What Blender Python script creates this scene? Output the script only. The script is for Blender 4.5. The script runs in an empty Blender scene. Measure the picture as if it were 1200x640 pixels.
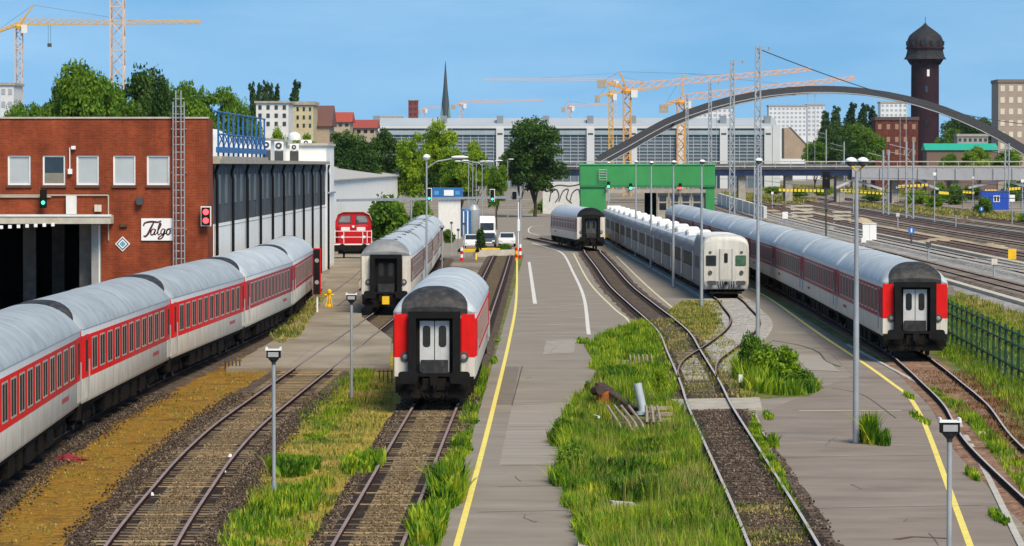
import bpy, math, random
import numpy as np
from mathutils import Vector, Matrix

scene = bpy.context.scene
COL = scene.collection
random.seed(7)
RNG = np.random.default_rng(7)

# ------------------------------------------------------------------ camera
F = 4300.0                      # focal length in photograph pixels (1200 wide)
CAM_H = 8.4
PITCH = math.atan(126.0 / F)
YAW = math.atan(44.0 / F)
cam_data = bpy.data.cameras.new('camera')
cam_data.sensor_width = 36.0
cam_data.lens = 36.0 * F / 1200.0
cam_data.clip_start = 1.0
cam_data.clip_end = 20000.0
cam = bpy.data.objects.new('camera', cam_data)
cam.location = (0, 0, CAM_H)
cam.rotation_euler = (math.pi / 2 - PITCH, 0, YAW)
COL.objects.link(cam)
scene.camera = cam

# ------------------------------------------------------------------ sky, sun, exposure
SUN_EL, SUN_AZ = math.radians(50), math.radians(150)     # azimuth: clockwise from +Y; behind and right of the camera
world = bpy.data.worlds.new('World')
scene.world = world
world.use_nodes = True
wn, wl = world.node_tree.nodes, world.node_tree.links
wn.clear()
w_out = wn.new('ShaderNodeOutputWorld')
w_bg = wn.new('ShaderNodeBackground')
w_sky = wn.new('ShaderNodeTexSky')
w_sky.sky_type = 'NISHITA'
w_sky.sun_disc = False
w_sky.sun_elevation = SUN_EL
w_sky.sun_rotation = SUN_AZ
w_sky.air_density = 1.0
w_sky.dust_density = 0.3
w_sky.ozone_density = 2.0
# the haze-free blue reaches down to the roofs in the photograph: read the sky a little above each direction
w_tc = wn.new('ShaderNodeTexCoord')
w_sep = wn.new('ShaderNodeSeparateXYZ')
w_abs = wn.new('ShaderNodeMath'); w_abs.operation = 'ABSOLUTE'
w_add = wn.new('ShaderNodeMath'); w_add.operation = 'ADD'; w_add.inputs[1].default_value = 0.22
w_com = wn.new('ShaderNodeCombineXYZ')
w_nrm = wn.new('ShaderNodeVectorMath'); w_nrm.operation = 'NORMALIZE'
wl.new(w_tc.outputs['Generated'], w_sep.inputs[0])
wl.new(w_sep.outputs['X'], w_com.inputs['X']); wl.new(w_sep.outputs['Y'], w_com.inputs['Y'])
wl.new(w_sep.outputs['Z'], w_abs.inputs[0]); wl.new(w_abs.outputs[0], w_add.inputs[0])
wl.new(w_add.outputs[0], w_com.inputs['Z'])
wl.new(w_com.outputs[0], w_nrm.inputs[0]); wl.new(w_nrm.outputs[0], w_sky.inputs['Vector'])
# thin veils of cloud over the whole sky
w_map = wn.new('ShaderNodeMapping'); w_map.inputs['Scale'].default_value = (5.0, 5.0, 26.0)
w_noi = wn.new('ShaderNodeTexNoise'); w_noi.inputs['Scale'].default_value = 1.6
w_noi.inputs['Detail'].default_value = 5.0; w_noi.inputs['Roughness'].default_value = 0.55
w_ramp = wn.new('ShaderNodeMapRange'); w_ramp.inputs['From Min'].default_value = 0.35
w_ramp.inputs['From Max'].default_value = 0.8; w_ramp.inputs['To Min'].default_value = 0.0; w_ramp.inputs['To Max'].default_value = 0.26
w_mix = wn.new('ShaderNodeMix'); w_mix.data_type = 'RGBA'
w_mix.inputs['B'].default_value = (5.6, 7.2, 8.4, 1)
wl.new(w_tc.outputs['Generated'], w_map.inputs[0]); wl.new(w_map.outputs[0], w_noi.inputs['Vector'])
wl.new(w_noi.outputs['Fac'], w_ramp.inputs['Value']); wl.new(w_ramp.outputs[0], w_mix.inputs['Factor'])
w_tint = wn.new('ShaderNodeMix'); w_tint.data_type = 'RGBA'; w_tint.blend_type = 'MULTIPLY'; w_tint.inputs['Factor'].default_value = 1.0
w_tint.inputs['B'].default_value = (0.66, 0.95, 1.0, 1)
wl.new(w_sky.outputs[0], w_tint.inputs['A']); wl.new(w_tint.outputs['Result'], w_mix.inputs['A']); wl.new(w_mix.outputs['Result'], w_bg.inputs['Color'])
w_bg.inputs['Strength'].default_value = 0.12
wl.new(w_bg.outputs[0], w_out.inputs['Surface'])

sun_data = bpy.data.lights.new('sun', 'SUN')
sun_data.energy = 4.0
sun_data.angle = math.radians(26)
sun_data.color = (1.0, 0.86, 0.66)
sun = bpy.data.objects.new('sun', sun_data)
sun_dir = Vector((math.sin(SUN_AZ) * math.cos(SUN_EL), math.cos(SUN_AZ) * math.cos(SUN_EL), math.sin(SUN_EL)))
sun.rotation_euler = sun_dir.to_track_quat('Z', 'Y').to_euler()
sun.location = (0, 0, 60)
COL.objects.link(sun)

scene.view_settings.view_transform = 'Standard'
scene.view_settings.look = 'None'
scene.view_settings.gamma = 1.0
scene.view_settings.exposure = 0.35
scene.cycles.use_denoising = True
scene.cycles.max_bounces = 6
scene.cycles.diffuse_bounces = 3
scene.cycles.volume_bounces = 0
scene.cycles.caustics_reflective = False
scene.cycles.caustics_refractive = False

# ------------------------------------------------------------------ photograph pixel -> place
_R = cam.rotation_euler.to_matrix()
def ray(px, py):
    return _R @ Vector((px - 600.0, 320.0 - py, -F))
def G(px, py, z=0.0):
    """the point of the ground (height z) seen at a pixel of the photograph"""
    d = ray(px, py); t = (z - CAM_H) / d.z
    return Vector((d.x * t, d.y * t, z))
def W(px, py, Y):
    """the point at distance Y seen at a pixel"""
    d = ray(px, py); t = Y / d.y
    return Vector((d.x * t, Y, CAM_H + d.z * t))
def GP(pts, z=0.0):
    return [G(x, y, z) for x, y in pts]

# ------------------------------------------------------------------ meshes
class MB:
    def __init__(s): s.v, s.f = [], []
    def add(s, vs, fs):
        o = len(s.v); s.v += [tuple(v) for v in vs]; s.f += [tuple(i + o for i in f) for f in fs]; return s
    def box(s, x0, x1, y0, y1, z0, z1):
        return s.add([(x0,y0,z0),(x1,y0,z0),(x1,y1,z0),(x0,y1,z0),(x0,y0,z1),(x1,y0,z1),(x1,y1,z1),(x0,y1,z1)],
                     [(3,2,1,0),(4,5,6,7),(0,1,5,4),(1,2,6,5),(2,3,7,6),(3,0,4,7)])
    def cbox(s, c, sx, sy, sz, m=None):
        n = len(s.v); s.box(-sx/2, sx/2, -sy/2, sy/2, -sz/2, sz/2)
        for i in range(n, len(s.v)):
            p = Vector(s.v[i])
            if m is not None: p = m @ p
            s.v[i] = tuple(p + Vector(c))
        return s
    def bevbox(s, x0, x1, y0, y1, z0, z1, b):
        """box with chamfered vertical and top edges"""
        ring = lambda e, z: [(x0+b,y0+e,z),(x1-b,y0+e,z),(x1-e,y0+b,z),(x1-e,y1-b,z),(x1-b,y1-e,z),(x0+b,y1-e,z),(x0+e,y1-b,z),(x0+e,y0+b,z)]
        vs = ring(0, z0) + ring(0, z1-b)
        vs += [(min(max(x, x0+b), x1-b), min(max(y, y0+b), y1-b), z1) for x, y, z in ring(0, z1)]
        fs = [tuple(range(7,-1,-1)), tuple(range(16,24))]
        for k in (0, 8):
            for i in range(8):
                j = (i+1) % 8; fs.append((k+i, k+j, k+8+j, k+8+i))
        return s.add(vs, fs)
    def bar(s, p, q, w, h=None):
        p, q = Vector(p), Vector(q); d = q - p; L = d.length
        if L < 1e-6: return s
        d /= L; up = Vector((0,0,1)) if abs(d.z) < .95 else Vector((0,1,0))
        a = d.cross(up).normalized(); b = a.cross(d); h = h or w
        a *= w/2; b *= h/2
        return s.add([p-a-b, p+a-b, p+a+b, p-a+b, q-a-b, q+a-b, q+a+b, q-a+b],
                     [(0,1,2,3),(7,6,5,4),(0,4,5,1),(1,5,6,2),(2,6,7,3),(3,7,4,0)])
    def cyl(s, p, q, r, n=10, r2=None):
        p, q = Vector(p), Vector(q); d = (q-p).normalized()
        up = Vector((0,0,1)) if abs(d.z) < .95 else Vector((0,1,0))
        a = d.cross(up).normalized(); b = a.cross(d); r2 = r if r2 is None else r2
        vs = []
        for i in range(n):
            t = 2*math.pi*i/n; o = a*math.cos(t) + b*math.sin(t); vs += [p+o*r, q+o*r2]
        fs = [(2*i, 2*((i+1)%n), 2*((i+1)%n)+1, 2*i+1) for i in range(n)]
        fs += [tuple(2*i for i in range(n-1,-1,-1)), tuple(2*i+1 for i in range(n))]
        return s.add(vs, fs)
    def tube(s, path, r, n=6, r2=None):
        path = [Vector(p) for p in path]; m = len(path); vs = []
        for k, p in enumerate(path):
            d = (path[min(k+1,m-1)] - path[max(k-1,0)]).normalized()
            up = Vector((0,0,1)) if abs(d.z) < .9 else Vector((0,1,0))
            a = d.cross(up).normalized(); b = a.cross(d)
            rr = r if r2 is None else r + (r2-r)*k/max(m-1,1)
            vs += [p + (a*math.cos(2*math.pi*i/n) + b*math.sin(2*math.pi*i/n))*rr for i in range(n)]
        fs = [(k*n+i, k*n+(i+1)%n, (k+1)*n+(i+1)%n, (k+1)*n+i) for k in range(m-1) for i in range(n)]
        fs += [tuple(range(n-1,-1,-1)), tuple((m-1)*n+i for i in range(n))]
        return s.add(vs, fs)
    def lathe(s, prof, n=16, c=(0,0,0)):
        m = len(prof); vs = []
        for r, z in prof:
            vs += [(c[0]+r*math.cos(2*math.pi*i/n), c[1]+r*math.sin(2*math.pi*i/n), c[2]+z) for i in range(n)]
        fs = [(k*n+i, k*n+(i+1)%n, (k+1)*n+(i+1)%n, (k+1)*n+i) for k in range(m-1) for i in range(n)]
        fs += [tuple(range(n-1,-1,-1)), tuple((m-1)*n+i for i in range(n))]
        return s.add(vs, fs)
    def loft(s, rings, closed=False, caps=False):
        n = len(rings[0]); vs = [p for r in rings for p in r]; fs = []
        for k in range(len(rings)-1):
            for i in range(n if closed else n-1):
                j = (i+1) % n; fs.append((k*n+i, k*n+j, (k+1)*n+j, (k+1)*n+i))
        if caps: fs += [tuple(range(n-1,-1,-1)), tuple((len(rings)-1)*n+i for i in range(n))]
        return s.add(vs, fs)
    def prism(s, poly, y0, y1):
        """poly in xz, extruded along y"""
        n = len(poly)
        return s.add([(x,y0,z) for x,z in poly] + [(x,y1,z) for x,z in poly],
                     [tuple(range(n)), tuple(range(2*n-1,n-1,-1))] + [(i,n+i,n+(i+1)%n,(i+1)%n) for i in range(n)])
    def prismx(s, poly, x0, x1):
        """poly in yz, extruded along x"""
        n = len(poly)
        return s.add([(x0,y,z) for y,z in poly] + [(x1,y,z) for y,z in poly],
                     [tuple(range(n)), tuple(range(2*n-1,n-1,-1))] + [(i,n+i,n+(i+1)%n,(i+1)%n) for i in range(n)])
    def flat(s, poly, z):
        return s.add([(p[0],p[1],z) for p in poly], [tuple(range(len(poly)))])
    def slab(s, poly, z0, z1):
        n = len(poly)
        return s.add([(p[0],p[1],z0) for p in poly] + [(p[0],p[1],z1) for p in poly],
                     [tuple(range(n-1,-1,-1)), tuple(range(n,2*n))] + [(i,(i+1)%n,n+(i+1)%n,n+i) for i in range(n)])
    def mesh(s, name, mat, smooth=False):
        me = bpy.data.meshes.new(name); me.from_pydata(s.v, [], s.f)
        import bmesh
        bm = bmesh.new(); bm.from_mesh(me); bmesh.ops.recalc_face_normals(bm, faces=bm.faces); bm.to_mesh(me); bm.free()
        if mat is not None: me.materials.append(mat)
        if smooth:
            me.polygons.foreach_set('use_smooth', [True]*len(me.polygons))
            try: me.set_sharp_from_angle(angle=math.radians(smooth if smooth is not True else 40))
            except Exception: pass
        me.update(); return me
    def build(s, name, mat, parent=None, smooth=False):
        return put(name, s.mesh(name, mat, smooth), parent)

def put(name, me, parent=None, loc=None, rot=None):
    o = bpy.data.objects.new(name, me); COL.objects.link(o)
    if parent is not None: o.parent = parent
    if loc is not None: o.location = loc
    if rot is not None: o.rotation_euler = rot
    return o
def tag(o, label=None, cat=None, group=None, kind=None):
    if label: o['label'] = label
    if cat: o['category'] = cat
    if group: o['group'] = group
    if kind: o['kind'] = kind
    return o
def thing(name, label, cat, loc=(0,0,0), rotz=0, group=None):
    o = bpy.data.objects.new(name, None); COL.objects.link(o)
    o.location = loc; o.rotation_euler = (0, 0, rotz); o.empty_display_size = 0.3
    return tag(o, label, cat, group)
def struct(name, mb, mat):
    return tag(mb.build(name, mat), kind='structure')

class Proto:
    """a kind of thing: its parts once, placed as often as needed with shared meshes"""
    def __init__(s): s.parts = []
    def part(s, name, me, parent=-1, loc=(0,0,0), rot=(0,0,0)):
        s.parts.append((name, me, parent, loc, rot)); return len(s.parts)-1
    def place(s, name, label, cat, loc, rotz=0, group=None, scale=None):
        root = thing(name, label, cat, loc, rotz, group)
        if scale: root.scale = scale
        objs = []
        for nm, me, pa, lo, ro in s.parts:
            objs.append(put(nm, me, root if pa < 0 else objs[pa], lo, ro))
        return root

def spline(pts, step=2.0):
    """smooth path through points (Catmull-Rom), sampled about every step metres"""
    P = [Vector(p) for p in pts]
    P = [P[0]*2-P[1]] + P + [P[-1]*2-P[-2]]; out = []
    for i in range(1, len(P)-2):
        n = max(1, int((P[i+1]-P[i]).length/step))
        for k in range(n):
            t = k/n; a, b, c, d = P[i-1], P[i], P[i+1], P[i+2]
            out.append(.5*((2*b) + (c-a)*t + (2*a-5*b+4*c-d)*t*t + (3*b-a-3*c+d)*t**3))
    out.append(P[-2]); return out
def offset(path, d):
    out = []
    for i, p in enumerate(path):
        t = (path[min(i+1,len(path)-1)] - path[max(i-1,0)]); t.z = 0; t.normalize()
        out.append(p + Vector((t.y, -t.x, 0))*d)
    return out
def ribbon(mb, path, w, z, dz=0.0):
    a, b = offset(path, -w/2), offset(path, w/2)
    if not dz:
        return mb.loft([[(p.x,p.y,z),(q.x,q.y,z)] for p, q in zip(a, b)])
    return mb.loft([[(p.x,p.y,z),(q.x,q.y,z),(q.x,q.y,z+dz),(p.x,p.y,z+dz)] for p, q in zip(a, b)], closed=True, caps=True)
def inside(poly, x, y):
    c = np.zeros(len(x), bool); j = len(poly)-1
    for i in range(len(poly)):
        xi, yi, xj, yj = poly[i][0], poly[i][1], poly[j][0], poly[j][1]
        if abs(yj-yi) > 1e-9:
            c ^= ((yi > y) != (yj > y)) & (x < (xj-xi)*(y-yi)/(yj-yi)+xi)
        j = i
    return c

# ------------------------------------------------------------------ materials
MATS = {}
def _base(name):
    m = bpy.data.materials.new(name); m.use_nodes = True
    nt = m.node_tree; b = nt.nodes['Principled BSDF']; return m, nt, b
def lin(r, g, b):
    f = lambda c: ((c/255+.055)/1.055)**2.4 if c > 10 else c/255/12.92
    return (f(r), f(g), f(b))
def pos(nt):
    return nt.nodes.new('ShaderNodeNewGeometry').outputs['Position']
def noise(nt, vec, scale, detail=4, rough=.6):
    n = nt.nodes.new('ShaderNodeTexNoise'); n.inputs['Scale'].default_value = scale
    n.inputs['Detail'].default_value = detail; n.inputs['Roughness'].default_value = rough
    nt.links.new(vec, n.inputs['Vector']); return n.outputs['Fac']
def ramp(nt, fac, stops):
    r = nt.nodes.new('ShaderNodeValToRGB'); e = r.color_ramp.elements
    while len(e) < len(stops): e.new(.5)
    for k, (p, c) in enumerate(stops): e[k].position = p; e[k].color = (*c, 1)
    nt.links.new(fac, r.inputs[0]); return r.outputs['Color']
def mixc(nt, fac, a, b, mode='MIX'):
    m = nt.nodes.new('ShaderNodeMix'); m.data_type = 'RGBA'; m.blend_type = mode
    for v, i in ((fac,'Factor'),(a,'A'),(b,'B')):
        if isinstance(v, (int,float)): m.inputs[i].default_value = v
        elif isinstance(v, tuple): m.inputs[i].default_value = (*v,1)
        else: nt.links.new(v, m.inputs[i])
    return m.outputs['Result']
def bump(nt, b, h, strength=.3, dist=.02):
    n = nt.nodes.new('ShaderNodeBump'); n.inputs['Strength'].default_value = strength; n.inputs['Distance'].default_value = dist
    nt.links.new(h, n.inputs['Height']); nt.links.new(n.outputs[0], b.inputs['Normal'])
def stretch(nt, vec, sx, sy, sz):
    m = nt.nodes.new('ShaderNodeMapping'); m.inputs['Scale'].default_value = (sx,sy,sz)
    nt.links.new(vec, m.inputs[0]); return m.outputs[0]
def M(name, col, rough=.6, metal=0.0, var=.12, scale=2.0, dirt=None, dirt_amt=.35, streak=False, bmp=0.0, spec=.4):
    """paint, metal, plaster: a colour with blotches, optional dirt (streaked downwards where asked)"""
    if name in MATS: return MATS[name]
    m, nt, b = _base(name); p = pos(nt)
    c0 = tuple(min(1,c*(1-var)) for c in col); c1 = tuple(min(1,c*(1+var)) for c in col)
    c = ramp(nt, noise(nt, p, scale, 5), [(.3,c0),(.7,c1)])
    if dirt is not None:
        v = stretch(nt, p, 1,1,.12) if streak else p
        fac = ramp(nt, noise(nt, v, scale*1.7+.7, 6, .65), [(.45,(0,0,0)),(.75,(dirt_amt,)*3)])
        c = mixc(nt, fac, c, dirt)
    nt.links.new(c, b.inputs['Base Color'])
    b.inputs['Roughness'].default_value = rough; b.inputs['Metallic'].default_value = metal
    b.inputs['Specular IOR Level'].default_value = spec
    if bmp: bump(nt, b, noise(nt, p, scale*8, 4), bmp)
    MATS[name] = m; return m
def MR(name, stops, scale, rough=.9, fine=None, fine_amt=.5, bmp=.4, detail=7, stretch_v=None, bump_scale=14):
    """ground and other patchy surfaces: a colour ramp over large noise, speckled with fine noise"""
    m, nt, b = _base(name); p = pos(nt)
    v = stretch(nt, p, *stretch_v) if stretch_v else p
    c = ramp(nt, noise(nt, v, scale, detail, .62), stops)
    if fine:
        vo = nt.nodes.new('ShaderNodeTexVoronoi'); vo.inputs['Scale'].default_value = fine
        nt.links.new(p, vo.inputs['Vector'])
        g = nt.nodes.new('ShaderNodeSeparateColor'); nt.links.new(vo.outputs['Color'], g.inputs[0])
        f = ramp(nt, g.outputs[0], [(0,(1-fine_amt,)*3),(1,(1+fine_amt*.6,)*3)])
        c = mixc(nt, 1.0, c, f, 'MULTIPLY')
        bump(nt, b, vo.outputs['Distance'], bmp, .05)
    elif bmp:
        bump(nt, b, noise(nt, p, bump_scale, 5), bmp)
    nt.links.new(c, b.inputs['Base Color']); b.inputs['Roughness'].default_value = rough
    b.inputs['Specular IOR Level'].default_value = .2
    MATS[name] = m; return m
def emis(name, col, strength):
    m, nt, b = _base(name); b.inputs['Base Color'].default_value = (*col,1)
    b.inputs['Emission Color'].default_value = (*col,1); b.inputs['Emission Strength'].default_value = strength
    MATS[name] = m; return m
def leaves(name, stops, scale=.35, trans=.35):
    m, nt, b = _base(name); g = nt.nodes.new('ShaderNodeNewGeometry')
    n1 = noise(nt, g.outputs['Position'], scale, 3)
    a = nt.nodes.new('ShaderNodeMath'); a.operation = 'MULTIPLY_ADD'
    nt.links.new(g.outputs['Random Per Island'], a.inputs[0]); a.inputs[1].default_value = .5
    s = nt.nodes.new('ShaderNodeMath'); s.operation = 'MULTIPLY'; s.inputs[1].default_value = 1.9
    s2 = nt.nodes.new('ShaderNodeMath'); s2.operation = 'SUBTRACT'; s2.inputs[1].default_value = .70
    nt.links.new(n1, s.inputs[0]); nt.links.new(s.outputs[0], s2.inputs[0]); nt.links.new(s2.outputs[0], a.inputs[2])
    c = ramp(nt, a.outputs[0], stops)
    nt.links.new(c, b.inputs['Base Color']); b.inputs['Roughness'].default_value = .6; b.inputs['Specular IOR Level'].default_value = .25
    t = nt.nodes.new('ShaderNodeBsdfTranslucent'); nt.links.new(c, t.inputs['Color'])
    mx = nt.nodes.new('ShaderNodeMixShader'); mx.inputs[0].default_value = trans
    nt.links.new(b.outputs[0], mx.inputs[1]); nt.links.new(t.outputs[0], mx.inputs[2])
    nt.links.new(mx.outputs[0], nt.nodes['Material Output'].inputs['Surface'])
    MATS[name] = m; return m

RED = M('coach_red', (.70,.009,.008), .45, spec=.2, var=.12, dirt=(.22,.02,.015), dirt_amt=.45, streak=True)
MAROON = M('coach_faded_red', (.36,.03,.045), .5, spec=.25, var=.12, dirt=(.3,.12,.12), dirt_amt=.5, streak=True)
CREAM = M('coach_white', (.64,.61,.55), .5, var=.08, dirt=(.25,.21,.16), dirt_amt=.65, streak=True)
CANT = M('coach_pale_edge', (.62,.66,.7), .45, var=.05, dirt=(.35,.35,.33), dirt_amt=.3)
ROOF = M('coach_roof_grey', (.45,.49,.52), .45, var=.12, scale=.6, dirt=(.19,.19,.18), dirt_amt=.6)
ROOFD = M('coach_roof_end_dark', (.026,.026,.028), .55, var=.25, spec=.2, dirt=(.11,.11,.11), dirt_amt=.5)
BLACK = M('black_rubber', (.010,.010,.011), .7, var=.3, spec=.12)
UNDER = M('underframe_black', (.012,.011,.010), .85, var=.4, scale=4, spec=.06, dirt=(.04,.03,.022), dirt_amt=.5)
GLASS = M('dark_glass', (.02,.024,.028), .08, var=.3, scale=1.2, spec=.8)
CGLASS = M('coach_glass', (.035,.03,.026), .45, var=.4, scale=.8, spec=.04)
FRAMEM = M('window_frame_aluminium', (.5,.48,.45), .4, metal=.2, var=.1)
STEEL = M('galvanised_steel', (.36,.39,.42), .5, metal=.3, var=.12, dirt=(.2,.19,.17), dirt_amt=.3, streak=True)
STEELD = M('dark_steel', (.075,.078,.082), .6, metal=.2, var=.2, spec=.2)
RAILTOP = M('rail_running_steel', (.27,.195,.175), .55, metal=.1, var=.2, spec=.25)
RAILBR = M('rail_bright_steel', (.50,.44,.42), .45, metal=.15, var=.12, spec=.3)
RAILSIDE = M('rail_side_rust', (.035,.018,.013), .9, var=.35, scale=5, spec=.1)
RUST = M('rust', (.10,.045,.026), .85, var=.35, scale=5)
WHITE = M('white_paint', (.72,.72,.70), .5, var=.05, dirt=(.4,.38,.34), dirt_amt=.35, streak=True)
WHITE2 = M('plain_white', (.8,.8,.8), .4, var=.03)
YELLOW = M('yellow_paint', (.78,.48,.01), .55, var=.1, dirt=(.3,.2,.05))
BLUE = M('blue_paint', (.02,.13,.36), .5, var=.1, dirt=(.05,.1,.2))
GREEN = M('green_cladding', (.045,.27,.085), .6, spec=.2, var=.08, scale=.6, dirt=(.05,.17,.08), dirt_amt=.4, streak=True)
CONC = M('concrete', (.36,.33,.28), .85, var=.18, scale=1.2, dirt=(.2,.17,.13), dirt_amt=.5, bmp=.3)
CONCL = M('pale_concrete', (.48,.45,.38), .85, var=.14, scale=1.2, dirt=(.3,.26,.2), dirt_amt=.5, bmp=.3)
SILVER = M('silver_body', (.21,.215,.225), .55, spec=.12, metal=.1, var=.06, dirt=(.25,.25,.25), dirt_amt=.3, streak=True)
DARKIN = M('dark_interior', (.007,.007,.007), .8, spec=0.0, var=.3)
GREYIN = M('grey_column', (.16,.155,.145), .7, spec=.05, var=.25)
BARK = M('bark', (.06,.045,.032), .9, var=.3, scale=6)
TEALLITE = emis('green_signal_light', (.05,.9,.5), 1.6)
REDLITE = emis('red_signal_light', (1,.06,.07), 1.8)
# ================================================================== ground
SOIL = MR('yard_ground', [(.3,(.13,.105,.08)),(.45,(.21,.175,.135)),(.58,(.28,.245,.20)),(.72,(.36,.32,.26))], .06, fine=5.0, fine_amt=.35)
ASPH = MR('asphalt_grey', [(.28,(.175,.154,.128)),(.45,(.215,.19,.158)),(.6,(.24,.213,.178)),(.75,(.28,.25,.21))], .5, fine=None, bmp=.15, stretch_v=(.55,1.1,1))
ASPH2 = MR('asphalt_pale_apron', [(.3,(.21,.188,.165)),(.5,(.26,.235,.205)),(.7,(.31,.28,.245))], .6, bmp=.2, stretch_v=(.3,2.2,1))
ASPHP = MR('asphalt_platform', [(.28,(.15,.122,.102)),(.45,(.20,.166,.140)),(.6,(.23,.194,.165)),(.75,(.27,.232,.198))], .45, bmp=.2, stretch_v=(.6,1.05,1))
OCHRE = MR('ochre_moss_ground', [(.25,(.07,.05,.018)),(.38,(.15,.085,.012)),(.5,(.25,.13,.010)),(.6,(.22,.125,.014)),(.7,(.26,.16,.035)),(.82,(.10,.09,.022))], .7, fine=9.0, fine_amt=.4)
WEEDY = MR('weedy_ground', [(.25,(.10,.09,.02)),(.42,(.19,.18,.025)),(.55,(.33,.235,.03)),(.66,(.34,.2,.06)),(.8,(.12,.16,.02))], .5, fine=8.0, fine_amt=.35)
GREENG = MR('green_ground', [(.25,(.05,.06,.02)),(.45,(.10,.12,.03)),(.6,(.17,.17,.045)),(.75,(.2,.15,.06))], .6, fine=8.0, fine_amt=.35)
BALB = MR('brown_ballast', [(.3,(.06,.042,.03)),(.5,(.095,.068,.047)),(.7,(.15,.112,.078))], 1.2, fine=11.0, fine_amt=.6, bmp=.9)
BALT = MR('tan_ballast', [(.3,(.085,.06,.034)),(.5,(.125,.09,.05)),(.7,(.17,.125,.075))], 1.2, fine=11.0, fine_amt=.55, bmp=.9)
EARTH = MR('rusty_earth', [(.28,(.12,.07,.045)),(.45,(.21,.12,.08)),(.58,(.28,.17,.11)),(.72,(.2,.18,.06))], .8, fine=9.0, fine_amt=.45, bmp=.6)
OILSHADE = MR('oil_and_shade_ballast', [(.3,(.018,.011,.008)),(.5,(.03,.019,.014)),(.7,(.055,.037,.027))], 2.0, fine=12.0, fine_amt=.6, bmp=.9)  # oil staining and the shade beside the rails, put into one dark colour
BALG = MR('pale_grey_ballast', [(.3,(.27,.255,.235)),(.5,(.36,.345,.32)),(.7,(.46,.44,.41))], .8, fine=9.0, fine_amt=.5, bmp=.9)
BALY = MR('yard_ballast', [(.3,(.11,.08,.06)),(.45,(.165,.128,.098)),(.6,(.22,.18,.145)),(.75,(.29,.25,.21))], .15, fine=3.0, fine_amt=.4, bmp=.6)
BALR = MR('rusty_ballast', [(.3,(.09,.06,.05)),(.5,(.14,.095,.08)),(.7,(.2,.15,.125))], .35, fine=4.0, fine_amt=.5, bmp=.9)
SAND = MR('sandy_earth', [(.3,(.3,.22,.14)),(.5,(.4,.32,.21)),(.7,(.5,.43,.31))], .12, fine=5.0, fine_amt=.25)
GRAV = MR('grey_gravel', [(.3,(.21,.2,.19)),(.5,(.28,.27,.255)),(.7,(.36,.345,.325))], .1, fine=4.0, fine_amt=.4)
SLEEPC = M('tan_sleeper', (.185,.137,.078), .9, var=.28, scale=3, bmp=.4)
SLEEPW = M('dark_timber_sleeper', (.085,.062,.05), .9, var=.35, scale=4, bmp=.4)
LINEW = M('road_line_white', (.62,.61,.58), .7, var=.1, scale=3, dirt=(.25,.24,.22), dirt_amt=.6)
LINEY = M('road_line_yellow', (.75,.62,.13), .7, var=.1, scale=3, dirt=(.3,.26,.12), dirt_amt=.5)
LINEC = M('road_line_cream', (.62,.55,.36), .7, var=.1, scale=3, dirt=(.3,.26,.18), dirt_amt=.6)
for _m in (SLEEPC, SLEEPW):      # every sleeper has weathered differently
    _nt = _m.node_tree; _b = _nt.nodes['Principled BSDF']; _src = _b.inputs['Base Color'].links[0].from_socket
    _oi = _nt.nodes.new('ShaderNodeObjectInfo'); _c = ramp(_nt, _oi.outputs['Random'], [(0,(.5,.5,.5)),(.6,(1.0,.98,.95)),(1,(1.5,1.45,1.35))])
    _nt.links.new(mixc(_nt, 1.0, _src, _c, 'MULTIPLY'), _b.inputs['Base Color'])
KERB = M('kerb_stone', (.42,.4,.36), .85, var=.15, dirt=(.25,.23,.2))
CRACK = M('tar_joint', (.07,.064,.06), .9, var=.2)

struct('ground', MB().flat([(-2600,-60),(2600,-60),(2600,5200),(-2600,5200)], 0), SOIL)

right_edge = [(13.95,540),(13.95,380),(13.95,260),(13.95,200),(13.95,172)]
pl_edge = GP([(1107,469),(1126,502),(1153,551),(1195,637),(1212,670)])
asp = [(-2.45,71),(-2.45,150),(-2.45,230),(-2.6,300),(-2.8,330),(-13,345),(-13,420),(-12,560),(2,620),(14,600)] + right_edge + [(p.x,p.y) for p in pl_edge]
struct('road', MB().slab(asp, -.3, .010), ASPH)
struct('pavement', MB().slab([(p.x,p.y) for p in GP([(585,545),(600,476),(680,472),(672,520),(655,545)])], -.2, .0145), ASPH2)
plat = GP([(958,640),(900,540),(885,487),(1000,440),(905,352),(890,342)])
struct('platform_paving', MB().slab([(p.x,p.y) for p in plat] + [(13.9,235),(13.9,200),(13.9,172)] + [(p.x-.12,p.y) for p in pl_edge] + [(G(970,670).x,G(970,670).y)], -.2, .0155), ASPHP)

# kerb stones along the platform edge: each a piece of its own
kerb_path = spline([Vector((13.95,172,0))] + [p for p in pl_edge], 1.2)
kerb = tag(bpy.data.objects.new('platform_kerb', None), kind='structure'); COL.objects.link(kerb)
for a, b in zip(kerb_path[:-1], kerb_path[1:]):
    d = (b-a); MB().bar(a+d*.01+Vector((0,0,-.02)), b-d*.01+Vector((0,0,-.02)), .16, .13+random.uniform(-.012,.012)).build('kerb_stone', KERB, kerb)
kp2 = spline(GP([(884,487),(900,525),(927,580),(957,640),(972,672)]), 1.2)
kerb2 = tag(bpy.data.objects.new('track_kerb', None), kind='structure'); COL.objects.link(kerb2)
for a, b in zip(kp2[:-1], kp2[1:]):
    d = (b-a); MB().bar(a+d*.01+Vector((0,0,-.01)), b-d*.01+Vector((0,0,-.01)), .12, .15).build('kerb_stone', KERB, kerb2)

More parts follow.
